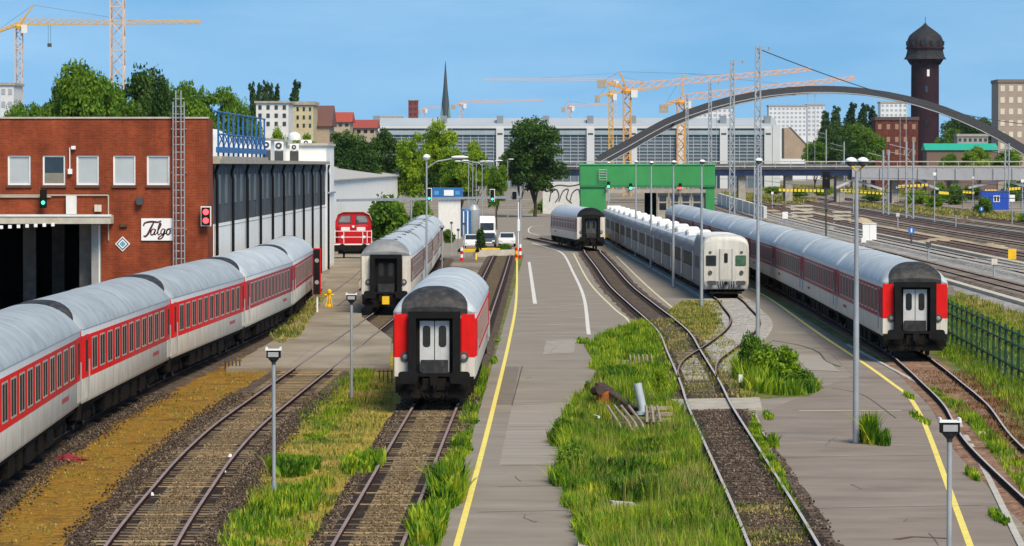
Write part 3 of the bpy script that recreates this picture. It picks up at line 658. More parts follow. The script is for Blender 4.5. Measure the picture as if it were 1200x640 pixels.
def coach_proto(band, lower, cant, roofm, dome, epanel, elower, doorm, nwin=11, wstyle='pair', vents=False, plate=False, wframe=FRAMEM, dome_w=1.12, glass=CGLASS, gates=True):
    pr = Proto()
    # side walls, one shell each for skirt, window band and pale edge
    for nm, z0, z1, mt, e in (('lower_side',ZB,ZW0,lower,0),('window_band',ZW0,ZW1,band,.004),('upper_edge',ZW1,ZE+.06,cant,-.002)):
        m_ = MB(); hw = HW+e
        r = .14
        outl = [(-hw+.0,.25),(-hw+r*.9,.03),(hw-r*.9,.03),(hw,.25),(hw,CL-.25),(hw-r*.9,CL-.03),(-hw+r*.9,CL-.03),(-hw,CL-.25)]
        inn = .06 if z0 == ZB else 0
        m_.loft([[(x*(1-inn/HW) , y, z0) for x,y in outl], [(x,y,z0+.12) for x,y in outl], [(x,y,z1) for x,y in outl]], closed=True, caps=True)
        pr.part(nm, m_.mesh(nm, mt, 30))
    # roof with drooping ends
    ys = [0,.1,.28,.55,.85,1.2,1.7]; ys = ys + [4,8,13,18,22] + [CL-v for v in reversed(ys)]
    def hfac(y):
        t = min(1, min(y, CL-y)/1.3); return .22 + .78*math.sqrt(max(0,1-(1-t)**2.2))
    m_ = MB(); rings = []
    for y in ys:
        e = max(0, .25-min(y,CL-y))*.45
        rings.append([(x, y, z) for x, z in arc(HW+.012-e, ZE+.02, .86*hfac(y))])
    m_.loft(rings)
    m_.add(rings[0]+[], [tuple(range(len(rings[0])))]); m_.add(rings[-1], [tuple(range(len(rings[-1])))])
    roof = pr.part('roof', m_.mesh('roof', roofm, 35))
    for s in (0, 1):
        m_ = MB(); rg = []
        for y in [-.012,.1,.28,.55,.8,1.0,1.15,1.25,1.3]:
            hw_, ri, wy = HW+.02, .86*hfac(max(y,0)) + .012, dome_w*math.sqrt(1-.93*(max(y,0)/1.3)**2)
            rg.append([(wy*(2*i/24-1), y if not s else CL-y, ZE+.02 + ri*(1-abs(wy*(2*i/24-1)/hw_)**2.35)**.75) for i in range(25)])
        m_.loft(rg); f0 = [(p[0], p[1], ZE-.02) for p in (rg[0][0], rg[0][-1])]
        m_.add([*rg[0], f0[1], f0[0]], [tuple(range(len(rg[0])+2))])
        pr.part('roof_end', m_.mesh('roof_end', dome, 35), roof)
    # seams across the roof
    for y in (13.0,):
        m_ = MB(); m_.loft([[(x*1.001,y+d,z+h) for x,z in arc(HW+.012,ZE+.02,.86)] for d,h in ((-.05,-.004),(-.03,.014),(.03,.014),(.05,-.004))])
        pr.part('roof_seam', m_.mesh('roof_seam', roofm, 30), roof)
    if vents:
        m_ = MB(); m_.lathe([(.15,-.1),(.15,.03),(.13,.07),(.03,.09)], 10); vm = m_.mesh('roof_vent', STEELD, 30)
        for y in (2.4, 8.5, 17, 23):
            for x in (-.42, .42): pr.part('roof_vent', vm, roof, (x, y, ZE+.80))
    # windows
    y0, y1 = 2.0, CL-2.0; pitch = (y1-y0)/nwin; ww = min(1.28, pitch*.66)
    for sx in (-1, 1):
        x = sx*(HW+.004)
        m_ = MB(); z0, z1 = ZW0+.16, ZW1-.12
        frame_bars(m_, x, -ww/2, ww/2, z0, z1, .05, sx*.007, [('v',0)] if wstyle == 'pair' else [('h', z0+(z1-z0)*.66)])
        fm = m_.mesh('window', wframe)
        m_ = MB(); m_.box(min(x,x+sx*.003), max(x,x+sx*.003), -ww/2+.02, ww/2-.02, z0+.02, z1-.02); gm = m_.mesh('pane', glass)
        for k in range(nwin):
            w = pr.part('window', fm, -1, (0, y0+pitch*(k+.5), 0)); pr.part('pane', gm, w)
        # entrance doors at both ends
        for yd in (.95, CL-.95):
            m_ = MB(); m_.box(min(x,x+sx*.012), max(x,x+sx*.012), yd-.42, yd+.42, ZW0+.01, ZW1+.02)
            d = pr.part('side_door', m_.mesh('side_door', band))
            m_ = MB(); m_.box(min(x,x+sx*.009), max(x,x+sx*.009), yd-.42, yd+.42, ZB+.14, ZW0+.006); pr.part('door_foot', m_.mesh('door_foot', lower), d)
            m_ = MB(); xx = x+sx*.012; m_.box(min(xx,xx+sx*.006), max(xx,xx+sx*.006), yd-.24, yd+.24, ZW0+.2, ZW1-.15); pr.part('door_pane', m_.mesh('door_pane', glass), d)
            m_ = MB(); m_.box(min(xx,xx+sx*.04), max(xx,xx+sx*.04), yd+.47, yd+.5, ZB+.25, ZW0+.55); pr.part('handrail', m_.mesh('handrail', STEEL), d)
    # small red lettering on the lower side
        m_ = MB(); xx = sx*(HW+.001); yy = CL-6.2
        for wl in (.16,.07,.12,.14,.06,.13,.13,.1,.15,.12,.08,.13):
            m_.box(min(xx,xx+sx*.003), max(xx,xx+sx*.003), yy, yy+wl, ZB+.42, ZB+.56); yy += wl+.06
        pr.part('lettering', m_.mesh('lettering', MAROON))
    # underframe and running gear
    m_ = MB(); m_.box(-1.25,1.25,.3,CL-.3,.78,ZB+.02); m_.box(-.9,.9,6.2,CL-6.2,.42,.8)
    for y, w_, sx in ((7,1.6,1),(9.4,1.1,1),(11.4,2.2,1),(14.6,1.4,1),(17,1.8,1),(7.6,1.8,-1),(10.2,1.4,-1),(12.6,1.2,-1),(15,2.0,-1),(18,1.2,-1)):
        m_.box(min(sx*.75,sx*1.26), max(sx*.75,sx*1.26), y, y+w_, .33, .8)
    pr.part('underframe', m_.mesh('underframe', UNDER))
    for y in (3.6, CL-3.6): bogie_parts(pr, y, WHEEL, BOGIE)
    # both ends
    def endpart(nm, m_, mt, parent=-1, smooth=False):
        ids = []
        for s in (0, 1):
            if s:
                m2 = MB(); m2.v = [(-x, CL-y, z) for x, y, z in m_.v]; m2.f = list(m_.f); me = m2.mesh(nm, mt, smooth)
            else: me = m_.mesh(nm, mt, smooth)
            ids.append(pr.part(nm, me, parent if isinstance(parent, int) else parent[s]))
        return ids
    for sx in (-1, 1):
        a, b = (HW-.50)*sx, (HW-.045)*sx
        m_ = MB(); m_.box(min(a,b),max(a,b), -.012, .12, ZW0-.02, ZE-.03); endpart('end_panel', m_, epanel)
        m_ = MB(); m_.box(min(a,b),max(a,b), -.010, .12, ZB+.1, ZW0-.022); endpart('end_panel', m_, elower)
        m_ = MB(); m_.lathe([(.0,0),(.085,0),(.085,.05),(.16,.05),(.17,.0)], 16)
        m_.v = [(x+sx*.99, -.012-z, y+ZW0+.0) for x, y, z in m_.v]; r_ = endpart('tail_lamp', m_, STEELD, -1, 30)
        m_ = MB(); m_.lathe([(.0,.0),(.1,.0),(.085,.04),(.0,.06)], 12); m_.v = [(x+sx*.99, -.03-z, y+ZW0) for x, y, z in m_.v]; endpart('lens', m_, REDLENS, r_, 30)
        m_ = MB(); rrect(m_, sx*.875-.34, sx*.875+.34, .84, 1.25, -.64, -.55, .12); m_.cyl((sx*.875,-.56,1.04),(sx*.875,.1,1.04),.13,10); endpart('buffer', m_, BLACK)
        m_ = MB(); m_.box(sx*1.02-.22, sx*1.02+.22, -.12, .2, .42, .46); m_.box(sx*1.02-.2, sx*1.02-.17, -.1, -.06, .44, .9); m_.box(sx*1.02+.17, sx*1.02+.2, -.1, -.06, .44, .9); endpart('step', m_, UNDER)
    m_ = MB(); m_.box(-1.33,1.33,-.12,.28,.5,ZB+.1); m_.box(-1.15,1.15,-.3,.0,.34,.62); m_.box(-.4,.4,-.35,-.1,.6,1.0); endpart('buffer_beam', m_, UNDER)
    m_ = MB(); m_.box(-.09,.09,-.5,0,.9,1.1); m_.box(-.13,.13,-.55,-.45,.78,1.14); m_.tube([(0,-.5,.95),(0,-.56,.7),(0,-.5,.5)],.04,6)
    for hx in (-.45,-.3,.3,.45): m_.tube([(hx,-.12,.85),(hx,-.3,.6),(hx*.9,-.34,.42),(hx*.7,-.28,.32)],.03,6)
    endpart('coupling', m_, BLACK)
    m_ = MB()   # gangway: rubber frame round the end door
    m_.box(-.88,-.62,-.34,.02,1.06,3.26); m_.box(.62,.88,-.34,.02,1.06,3.26); m_.box(-.619,.619,-.34,.02,3.04,3.26); m_.box(-.619,.619,-.30,.02,1.06,1.16)
    gw = endpart('gangway', m_, BLACK)
    m_ = MB(); m_.box(-.615,.615,-.02,.03,1.165,3.035); endpart('door_recess', m_, BLACK, gw)
    for sx in (-1, 1):
        m_ = MB(); m_.box(min(sx*.015,sx*.5),max(sx*.015,sx*.5),-.06,-.021,1.2,2.94); d = endpart('end_door', m_, doorm, gw)
    for sx in (-1, 1):
        m_ = MB(); rrect(m_, sx*.27-.13, sx*.27+.13, 2.05, 2.78, -.068, -.055, .1); endpart('door_window', m_, GLASS, gw)
    m_ = MB(); m_.box(-.46,.46,-.2,-.08,1.17,1.62); endpart('bridge_plate', m_, ROOFD, gw)
    if plate:
        m_ = MB(); m_.box(-.2,.2,-.62,-.6,.5,.95); endpart('yellow_plate', m_, YELLOW)
    return pr
REDLENS = M('lamp_lens', (.35,.3,.28), .15, var=.1)
PALEDOOR = M('pale_door', (.52,.53,.54), .45, var=.08, dirt=(.3,.3,.3))
C_BRIGHT = coach_proto(RED, CREAM, CANT, ROOF, ROOFD, RED, CREAM, PALEDOOR, 11, 'pair')
ROOF2 = M('coach_roof_duller', (.33,.37,.40), .5, var=.14, scale=.5, dirt=(.17,.17,.16), dirt_amt=.6)
C_LEFT = coach_proto(RED, CREAM, CANT, ROOF2, ROOFD, RED, CREAM, PALEDOOR, 11, 'pair')
C_MID = coach_proto(MAROON, CREAM, CANT, ROOF, ROOF, MAROON, CREAM, PALEDOOR, 12, 'pair')
C_FADED = coach_proto(MAROON, CREAM, CANT, ROOF, ROOFD, RED, CREAM, PALEDOOR, 12, 'pair')
BROWNB = M('coach_brown_band', (.20,.065,.065), .6, var=.2, spec=.15, dirt=(.36,.29,.27), dirt_amt=.6, streak=True)
ROOFM = M('coach_roof_mid', (.2,.21,.22), .5, var=.2, dirt=(.08,.08,.08))
C_PLAINEND = coach_proto(BROWNB, CREAM, CANT, ROOF, ROOFM, CREAM, CREAM, BLACK, 12, 'sash', vents=True, plate=True, dome_w=1.3)
FADEPINK = M('coach_washed_pink', (.34,.14,.16), .5, var=.12, dirt=(.45,.38,.38), dirt_amt=.6, streak=True)
SILVROOF = M('coach_roof_pale', (.5,.53,.57), .4, var=.06, dirt=(.35,.35,.35))
C_SLEEPER = coach_proto(FADEPINK, CREAM, SILVROOF, SILVROOF, BLACK, CREAM, CREAM, STEELD, 14, 'sash', dome_w=1.36)

def rake(proto_list, joints, name, labels, group):
    for (a, b), pr, lab in zip(zip(joints[:-1], joints[1:]), proto_list, labels):
        dx, dy = b[0]-a[0], b[1]-a[1]; ang = math.atan2(dy,dx)-math.pi/2; L = math.hypot(dx,dy); g = (L-CL)/2
        pr.place(name, lab, 'train coach', (a[0]+dx/L*g, a[1]+dy/L*g, RAIL_TOP), ang, group)
rake([C_LEFT,C_LEFT,C_LEFT,C_FADED,C_FADED], [(-14.6,84.7),(-15.6,111),(-15.6,137.4),(-15.0,163.8),(-14.7,190.2),(-15.35,216.6)], 'passenger_coach',
     ['red and white coach cut off at the left edge, nearest of the long left train','red and white coach in front of the dark gateway, second of the left train','red and white coach in front of the white lettered sign, third of the left train',
      'dull red and white coach beside the grey hall wall, fourth of the left train','dull red and white coach at the far end of the left train'], 'coaches of the left train')
C_BRIGHT.place('passenger_coach', 'single red and white coach with dark roof end standing nearest on the straight track', 'train coach', (-3.9,124.4,RAIL_TOP), 0)
rake([C_PLAINEND]*4, [(-9.1,204),(-9.3,230.4),(-9.6,256.8),(-10.0,283.2),(-10.4,309.6)], 'passenger_coach',
     ['white ended maroon coach with yellow plate under its black gangway','maroon coach coupled behind the white ended coach','third maroon coach behind the white ended coach','rearmost maroon coach of the rake behind the tall lamp post'], 'coaches of the white ended rake')
C_SLEEPER.place('passenger_coach', 'washed pink and white coach with black end standing alone left of the green portal', 'train coach', (4.05,358,RAIL_TOP), math.radians(5.6))
rj = [(15.55,156),(15.68,182.4),(15.8,208.8),(15.8,235.2),(15.65,261.6),(15.45,288),(15.15,314.4),(14.75,340.8),(14.3,367.2),(13.8,393.6)]
ordn = ['second','third','fourth','fifth','sixth','seventh','eighth']
rake([C_FADED]+[C_MID]*8, rj, 'passenger_coach', ['faded red and white coach with bright red end panels, nearest of the right train'] +
     [f'faded red and white coach, {o} from the near end of the right train' for o in ordn] + ['faded coach at the far end of the right train before the green portal'], 'coaches of the right train')

# ================================================================== silver articulated train
TH = 1.46
def talgo_ring(y, hw, top, ze, z0=.45, n=12):
    pts = [(-hw+.10,z0),(-hw,z0+.35),(-hw,ze)]
    for i in range(1, n): 
        t = math.pi - math.pi*i/n; pts.append((hw*math.copysign(abs(math.cos(t))**.55,math.cos(t)), ze+(top-ze)*abs(math.sin(t))**.6))
    pts += [(hw,ze),(hw,z0+.35),(hw-.10,z0)]
    return [(x,y,z) for x, z in pts]
def talgo_car():
    pr = Proto(); L = 12.85
    m_ = MB(); m_.loft([talgo_ring(y,TH-e,3.32-e,2.55) for y,e in ((0,.06),(.12,0),(L-.12,0),(L,.06))], closed=True, caps=True); pr.part('body', m_.mesh('body', SILVER, 30))
    m_ = MB(); m_.loft([[(x*.985,y,z+.012) for x,y,z in talgo_ring(yy,TH,3.32,2.55)[3:-3]] for yy in (.3,L-.3)]); pr.part('roof_skin', m_.mesh('roof_skin', SILVROOF, 30))
    m_ = MB(); m_.bevbox(-.85,.85,4.6,7.4,3.2,3.66,.12); b = pr.part('roof_unit', m_.mesh('roof_unit', WHITE))
    for sx in (-1, 1):
        x = sx*TH
        m_ = MB(); m_.box(min(x,x+sx*.006),max(x,x+sx*.006),2.3,L-1.0,1.55,2.42); band = pr.part('window_band', m_.mesh('window_band', BLACK))
        for k in range(5):
            m_ = MB(); xx = x+sx*.006; ya = 2.5+k*1.9; m_.box(min(xx,xx+sx*.006),max(xx,xx+sx*.006),ya,ya+1.6,1.62,2.36); pr.part('pane', m_.mesh('pane', CGLASS), band)
        m_ = MB(); m_.box(min(x,x+sx*.012),max(x,x+sx*.012),.75,1.7,.7,2.6); d = pr.part('door', m_.mesh('door', CANT))
        m_ = MB(); xx = x+sx*.012; m_.box(min(xx,xx+sx*.006),max(xx,xx+sx*.006),1.0,1.45,1.55,2.4); pr.part('door_pane', m_.mesh('door_pane', GLASS), d)
    m_ = MB(); m_.box(-1.2,1.2,L-.02,L+.28,.5,3.0); pr.part('bellows', m_.mesh('bellows', BLACK))
    m_ = MB(); m_.box(-1.1,1.1,-.5,.9,.2,.55); ax = pr.part('axle_frame', m_.mesh('axle_frame', UNDER))
    for wx in (-.75,.75): pr.part('wheel', WHEEL, ax, (wx,.1,.46))
    return pr
NOSEW = M('off_white_nose', (.55,.54,.50), .45, var=.06, dirt=(.3,.28,.25), dirt_amt=.5, streak=True)
def talgo_end():
    pr = Proto(); L = 10.6
    rings = [(0,.10,.35),(.12,.02,.12),(.5,0,.02),(1.2,0,0),(L-.1,0,0),(L,.05,.05)]
    m_ = MB(); m_.loft([talgo_ring(y,TH-e,3.86-t,2.85) for y,e,t in rings[2:]], closed=True, caps=True); pr.part('body', m_.mesh('body', SILVER, 30))
    m_ = MB(); m_.loft([talgo_ring(y,TH-e+.008,3.868-t,2.85) for y,e,t in rings[:4]], closed=True, caps=True); pr.part('nose', m_.mesh('nose', NOSEW, 30))
    m_ = MB(); m_.loft([[(x*.985,y,z+.012) for x,y,z in talgo_ring(yy,TH,3.86,2.85)[3:-3]] for yy in (1.25,L-.2)]); pr.part('roof_skin', m_.mesh('roof_skin', WHITE, 30))
    m_ = MB(); m_.box(-.36,.36,-.03,.1,1.05,2.98); d = pr.part('end_door', m_.mesh('end_door', NOSEW))
    m_ = MB(); rrect(m_,-.12,.12,2.1,2.72,-.038,-.02,.08); pr.part('door_pane', m_.mesh('door_pane', GLASS), d)
    for sx in (-1,1):
        m_ = MB(); m_.box(sx*.4-.02,sx*.4+.02,-.04,.1,1.05,3.0); pr.part('door_jamb', m_.mesh('door_jamb', STEEL), d)
    GRNGL = M('greenish_glass', (.06,.13,.08), .1, var=.4, scale=3)
    for sx, g in ((-1,GLASS),(1,GRNGL)):
        m_ = MB(); rrect(m_, sx*.93-.33, sx*.93+.33, 1.92, 2.58, -.02, .1, .06); w = pr.part('window', m_.mesh('window', STEELD))
        m_ = MB(); rrect(m_, sx*.93-.29, sx*.93+.29, 1.96, 2.54, -.028, -.01, .05); pr.part('pane', m_.mesh('pane', g), w)
        m_ = MB(); m_.cyl((sx*.98,-.06,1.5),(sx*.98,.1,1.5),.13,14); pr.part('tail_lamp', m_.mesh('tail_lamp', STEELD, 30))
        m_ = MB(); m_.box(sx*.98-.08,sx*.98+.08,-.05,.1,2.72,2.84); pr.part('marker_lamp', m_.mesh('marker_lamp', STEELD))
        m_ = MB(); rrect(m_, sx*.9-.3, sx*.9+.3, .72, 1.0, -.42, -.36, .1); m_.cyl((sx*.9,-.37,.86),(sx*.9,.1,.86),.12,10); pr.part('buffer', m_.mesh('buffer', STEELD))
        x = sx*TH; m_ = MB(); m_.box(min(x,x+sx*.01),max(x,x+sx*.01),2.2,3.1,.7,2.7); pr.part('side_door', m_.mesh('side_door', CANT))
        m_ = MB(); m_.box(min(x,x+sx*.01),max(x,x+sx*.01),4.2,9.4,1.6,2.4); pr.part('side_grille', m_.mesh('side_grille', STEELD))
    m_ = MB(); m_.box(-1.3,1.3,-.08,.3,.5,.98); pr.part('buffer_beam', m_.mesh('buffer_beam', STEEL))
    m_ = MB(); m_.box(-.1,.1,-.4,0,.75,.95)
    for hx in (-.5,-.35,-.2,.2,.35,.5): m_.tube([(hx,-.1,.95),(hx,-.26,.75),(hx*.9,-.28,.5)],.035,6)
    pr.part('coupling', m_.mesh('coupling', BLACK))
    m_ = MB(); m_.box(-1.2,1.2,.5,L-.3,.3,.5); m_.box(-1.0,1.0,-.2,.4,.18,.3); pr.part('underframe', m_.mesh('underframe', UNDER))
    bogie_parts(pr, 2.4, WHEEL, BOGIE); bogie_parts(pr, L-2.2, WHEEL, BOGIE)
    return pr
tp = spline([Vector(p+(0,)) for p in [(11.05,230),(10.95,240),(10.3,270),(9.4,312),(8.55,350),(7.75,390),(7.15,425)]], .5)
cum = [0]
for a, b in zip(tp[:-1], tp[1:]): cum.append(cum[-1]+(b-a).length)
def along(d):
    i = min(max(1, int(np.searchsorted(cum, d))), len(tp)-1); t = (d-cum[i-1])/(cum[i]-cum[i-1]); return tp[i-1]+(tp[i]-tp[i-1])*t
p0, p1 = along(0), along(10.9)
talgo_end().place('train_end_car', 'white nosed end car of the silver train with end door and two windows', 'train car', (p0.x,p0.y,RAIL_TOP), math.atan2(p1.y-p0.y,p1.x-p0.x)-math.pi/2, 'silver train')
TC = talgo_car(); d = 10.9; k = 0
names = ['first','second','third','fourth','fifth','sixth','seventh','eighth','ninth','tenth','eleventh','twelfth','thirteenth','fourteenth']
while d+13.2 < cum[-1]:
    p0, p1 = along(d), along(d+13.14)
    TC.place('silver_train_car', f'silver train car with white roof boxes, {names[k]} behind the white nosed end car', 'train car', (p0.x,p0.y,RAIL_TOP), math.atan2(p1.y-p0.y,p1.x-p0.x)-math.pi/2, 'silver train'); d += 13.14; k += 1

# ================================================================== red shunting locomotive
LRED = M('locomotive_red', (.44,.008,.012), .35, var=.08, dirt=(.25,.02,.02), dirt_amt=.25)
loco = thing('shunting_locomotive', 'red shunting locomotive with white handrails parked beside the white hall', 'locomotive', (-17.05+.0,316,RAIL_TOP), math.radians(3))
loco.location = (G(414,305).x, G(414,305).y, RAIL_TOP); loco.scale = (1.12,1,1.06)
mb = MB(); mb.box(-1.5,1.5,0,9.5,1.05,1.25); mb.build('frame_deck', LRED, loco)
mb = MB(); mb.bevbox(-1.2,1.2,.9,5.0,1.25,2.75,.12); hood = mb.build('front_hood', LRED, loco)
mb = MB(); mb.bevbox(-1.05,1.05,7.3,9.2,1.25,2.6,.12); mb.build('rear_hood', LRED, loco)
mb = MB(); mb.prism([(-1.45,1.25),(1.45,1.25),(1.45,3.0),(1.25,3.55),(.8,3.78),(-.8,3.78),(-1.25,3.55),(-1.45,3.0)], 5.001, 7.3); cab = mb.build('cab', LRED, loco)
mb = MB(); mb.prism([(1.5,3.02),(1.5,3.1),(1.3,3.63),(.82,3.86),(-.82,3.86),(-1.3,3.63),(-1.5,3.1),(-1.5,3.02),(-1.28,3.56),(-.8,3.79),(.8,3.79),(1.28,3.56)], 4.85, 7.45); mb.build('cab_roof', M('loco_roof',(.5,.42,.36),.6), cab)
for sx in (-1,1):
    mb = MB(); mb.prism([(sx*.2,2.86),(sx*1.2,2.86),(sx*1.2,3.15),(sx*1.0,3.5),(sx*.2,3.55)], 4.975, 5.002); w = mb.build('cab_window', STEELD, cab)
    mb = MB(); mb.prism([(sx*.27,2.92),(sx*1.13,2.92),(sx*1.13,3.13),(sx*.96,3.43),(sx*.27,3.48)], 4.968, 4.976); mb.build('pane', M('sky_glass',(.2,.22,.24),.12,var=.2), w)
    mb = MB(); mb.box(sx*.62-.34,sx*.62+.34,.888,.91,2.28,2.58); lv = mb.build('radiator_louvre', WHITE, hood)
    mb = MB(); mb.cyl((sx*.85,.83,1.75),(sx*.85,.9,1.75),.12,12); mb.build('headlamp', WHITE2, loco)
    mb = MB(); mb.cyl((sx*.875,-.5,.95),(sx*.875,.1,.95),.12,10); mb.cyl((sx*.875,-.55,.95),(sx*.875,-.48,.95),.26,14); mb.build('buffer', BLACK, loco)
mb = MB(); mb.cyl((0,.83,2.62),(0,.9,2.62),.1,12); mb.build('headlamp', WHITE2, loco)
mb = MB(); mb.box(-1.5,1.5,-.02,.2,.55,1.05); mb.build('buffer_beam', UNDER, loco)
mb = MB(); mb.box(-1.2,1.2,.2,9.3,.35,1.05); mb.build('underframe', UNDER, loco)
mb = MB()
for x in (-1.45,-.75,.75,1.1,1.45): mb.cyl((x,.04,1.25),(x,.04,2.25),.028,6)
for z in (1.75,2.25): mb.cyl((-1.45,.04,z),(1.45,.04,z),.028,6)
for sx in (-1.45,1.45):
    for y in (1.5,3,4.5): mb.cyl((sx,y,1.25),(sx,y,2.25),.028,6)
    mb.cyl((sx,.04,2.25),(sx,5,2.25),.028,6)
mb.build('handrail', WHITE2, loco)
mb = MB(); mb.box(-1.5,1.5,-.02,.0,1.1,1.2); mb.build('white_edge', WHITE2, loco)
mb = MB(); mb.cyl((.3,3,2.7),(.3,3,3.15),.12,10); mb.build('exhaust', STEELD, hood)
for y in (1.6,4.2,6.8):
    for x in (-.75,.75): put('wheel', WHEEL, loco, (x,y,.46))
# ================================================================== brick workshop on the left
def brick_mat(name, c1, c2, mortar, bw=.26, bh=.085):
    m, nt, b = _base(name); g = pos(nt); sp = nt.nodes.new('ShaderNodeSeparateXYZ'); nt.links.new(g, sp.inputs[0])
    ad = nt.nodes.new('ShaderNodeMath'); ad.operation = 'ADD'; nt.links.new(sp.outputs[0], ad.inputs[0]); nt.links.new(sp.outputs[1], ad.inputs[1])
    co = nt.nodes.new('ShaderNodeCombineXYZ'); nt.links.new(ad.outputs[0], co.inputs[0]); nt.links.new(sp.outputs[2], co.inputs[1])
    t = nt.nodes.new('ShaderNodeTexBrick'); nt.links.new(co.outputs[0], t.inputs['Vector'])
    t.inputs['Color1'].default_value = (*c1,1); t.inputs['Color2'].default_value = (*c2,1); t.inputs['Mortar'].default_value = (*mortar,1)
    t.inputs['Scale'].default_value = 1; t.inputs['Brick Width'].default_value = bw; t.inputs['Row Height'].default_value = bh; t.inputs['Mortar Size'].default_value = .009
    v1 = ramp(nt, noise(nt, g, .9, 6, .65), [(.3,(.68,.66,.66)),(.7,(1.25,1.22,1.2))]); v2 = ramp(nt, noise(nt, stretch(nt, g, 1.2,1.2,.1), 1.0, 6, .7), [(.35,(1.08,1.06,1.05)),(.75,(.62,.62,.64))]); v = mixc(nt, 1.0, v1, v2, 'MULTIPLY')
    c = mixc(nt, 1.0, t.outputs['Color'], v, 'MULTIPLY')
    nt.links.new(c, b.inputs['Base Color']); b.inputs['Roughness'].default_value = .9; b.inputs['Specular IOR Level'].default_value = .15; bump(nt, b, t.outputs['Fac'], -.4, .01)
    MATS[name] = m; return m
BRICK = brick_mat('red_brick', (.30,.055,.018), (.225,.038,.013), (.24,.11,.065))
BRICKD = brick_mat('dark_red_brick', (.16,.05,.035), (.12,.038,.03), (.14,.09,.07), 1.2, .5)

def wall_with_holes(x0, x1, z0, z1, y, th, holes):
    """front sheet at y, openings with reveals th deep, closed rim"""
    mb = MB(); xs = sorted({x0,x1,*[h[0] for h in holes],*[h[1] for h in holes]}); zs = sorted({z0,z1,*[h[2] for h in holes],*[h[3] for h in holes]})
    xs = [v for v in xs if x0 <= v <= x1]; zs = [v for v in zs if z0 <= v <= z1]
    ix = {v:i for i,v in enumerate(xs)}; iz = {v:i for i,v in enumerate(zs)}; nx = len(xs); vs = []
    for yy in (y, y+th): vs += [(xx,yy,zz) for zz in zs for xx in xs]
    N = nx*len(zs); fs = []
    hole = lambda i,j: any(h[0] <= xs[i] and xs[i+1] <= h[1] and h[2] <= zs[j] and zs[j+1] <= h[3] for h in holes)
    I = lambda i,j: j*nx+i
    solid = {(i,j) for i in range(nx-1) for j in range(len(zs)-1) if not hole(i,j)}
    for i, j in solid:
        q = (I(i,j),I(i+1,j),I(i+1,j+1),I(i,j+1)); fs.append(q); fs.append(tuple(k+N for k in reversed(q)))
        for (di,dj),(a,b) in zip(((0,-1),(1,0),(0,1),(-1,0)), ((0,1),(1,2),(2,3),(3,0))):
            if (i+di,j+dj) not in solid: fs.append((q[b],q[a],q[a]+N,q[b]+N))
    return mb.add(vs, fs)

BY = 193.0
def bx(px): return W(px,194,BY).x
def bz(py): return W(600,py,BY).z
brick = thing('brick_workshop', 'red brick workshop with dark gateway and a row of square windows', 'building', (bx(243),BY,0))
ox = brick.location.x
wins = [(bx(a)-ox, bx(b)-ox, bz(217), bz(182)) for a, b in ((9,36),(50,76.5),(89.5,116),(132.5,159),(172,199))]
wd = wins[1][0]-wins[0][0]
wins += [(wins[0][0]-wd*k, wins[0][1]-wd*k, wins[0][2], wins[0][3]) for k in (1,2,3)]
gate = (-26.0, bx(118)-ox, -1, bz(262))
xL, topz = -30.0, bz(139)
wall_with_holes(xL, 0, -.05, topz, 0, .35, wins+[(gate[0],gate[1],-.05,gate[3])]).build('wall', BRICK, brick)
mb = MB(); mb.box(-.35,0,.351,3.2,0,topz); mb.build('return_wall', BRICK, brick)
mb = MB(); mb.box(xL,.06,-.06,.42,topz,topz+.09); mb.build('coping', CONCL, brick)
mb = MB(); mb.box(xL,-.351,.351,3.2,topz-1.0,topz-.6); mb.build('roof', STEELD, brick)
SHADE = M('pale_blind', (.42,.46,.48), .25, var=.08, scale=.8)
for k, (a, b, c, d) in enumerate(wins):
    mb = MB(); t = .09
    mb.box(a,a+t,.06,.2,c,d); mb.box(b-t,b,.06,.2,c,d); mb.box(a+t,b-t,.06,.2,c,c+t); mb.box(a+t,b-t,.06,.2,d-t,d)
    w = mb.build('window', WHITE2, brick)
    mb = MB(); mb.box(a+t,b-t,.12,.15,c+t,d-t); mb.build('pane', GLASS if k == 1 else SHADE, w)
    if k == 1:
        mb = MB(); mb.box(a+t+.02,b-t-.02,.105,.119,c+t,c+t+.55); mb.build('curtain', M('curtain',(.2,.2,.16),.8), w)
    mb = MB(); mb.box(a-.06,b+.06,-.09,.06,c-.14,c-.001); mb.build('sill', M('dark_sill',(.09,.05,.04),.8), w)
mb = MB(); mb.box(gate[0],bx(133)-ox,-1.4,-.003,bz(262)+.003,bz(252)); cn = mb.build('gate_canopy', CONCL, brick)
mb = MB(); mb.box(gate[0],bx(133)-ox+.05,-1.45,-1.405,bz(253.5),bz(251)); mb.build('canopy_edge', WHITE, cn)
for px in range(4, 74, 10):
    mb = MB(); mb.box(bx(px)-ox,bx(px+4)-ox,-1.43,-1.41,bz(268-px*.05),bz(264-px*.05)); mb.build('marker_plate', WHITE2, cn)
mb = MB(); mb.box(gate[1]-.5,gate[1]-.002,-.02,.36,0,gate[3]-.002); mb.build('gate_post', M('gate_post_grey',(.3,.3,.29),.7), brick)
mb = MB(); mb.box(gate[1]-.12,gate[1]-.06,-.05,-.021,0,gate[3]-.1); mb.build('gate_edge', WHITE2, brick)
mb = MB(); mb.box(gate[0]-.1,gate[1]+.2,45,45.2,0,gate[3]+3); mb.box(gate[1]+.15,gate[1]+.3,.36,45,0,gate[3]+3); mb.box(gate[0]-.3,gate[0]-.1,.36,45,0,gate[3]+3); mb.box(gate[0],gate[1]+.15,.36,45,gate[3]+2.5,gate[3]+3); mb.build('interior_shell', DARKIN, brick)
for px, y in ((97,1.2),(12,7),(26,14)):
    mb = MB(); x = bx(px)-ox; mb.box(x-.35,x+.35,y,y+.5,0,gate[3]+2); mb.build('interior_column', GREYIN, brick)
mb = MB()
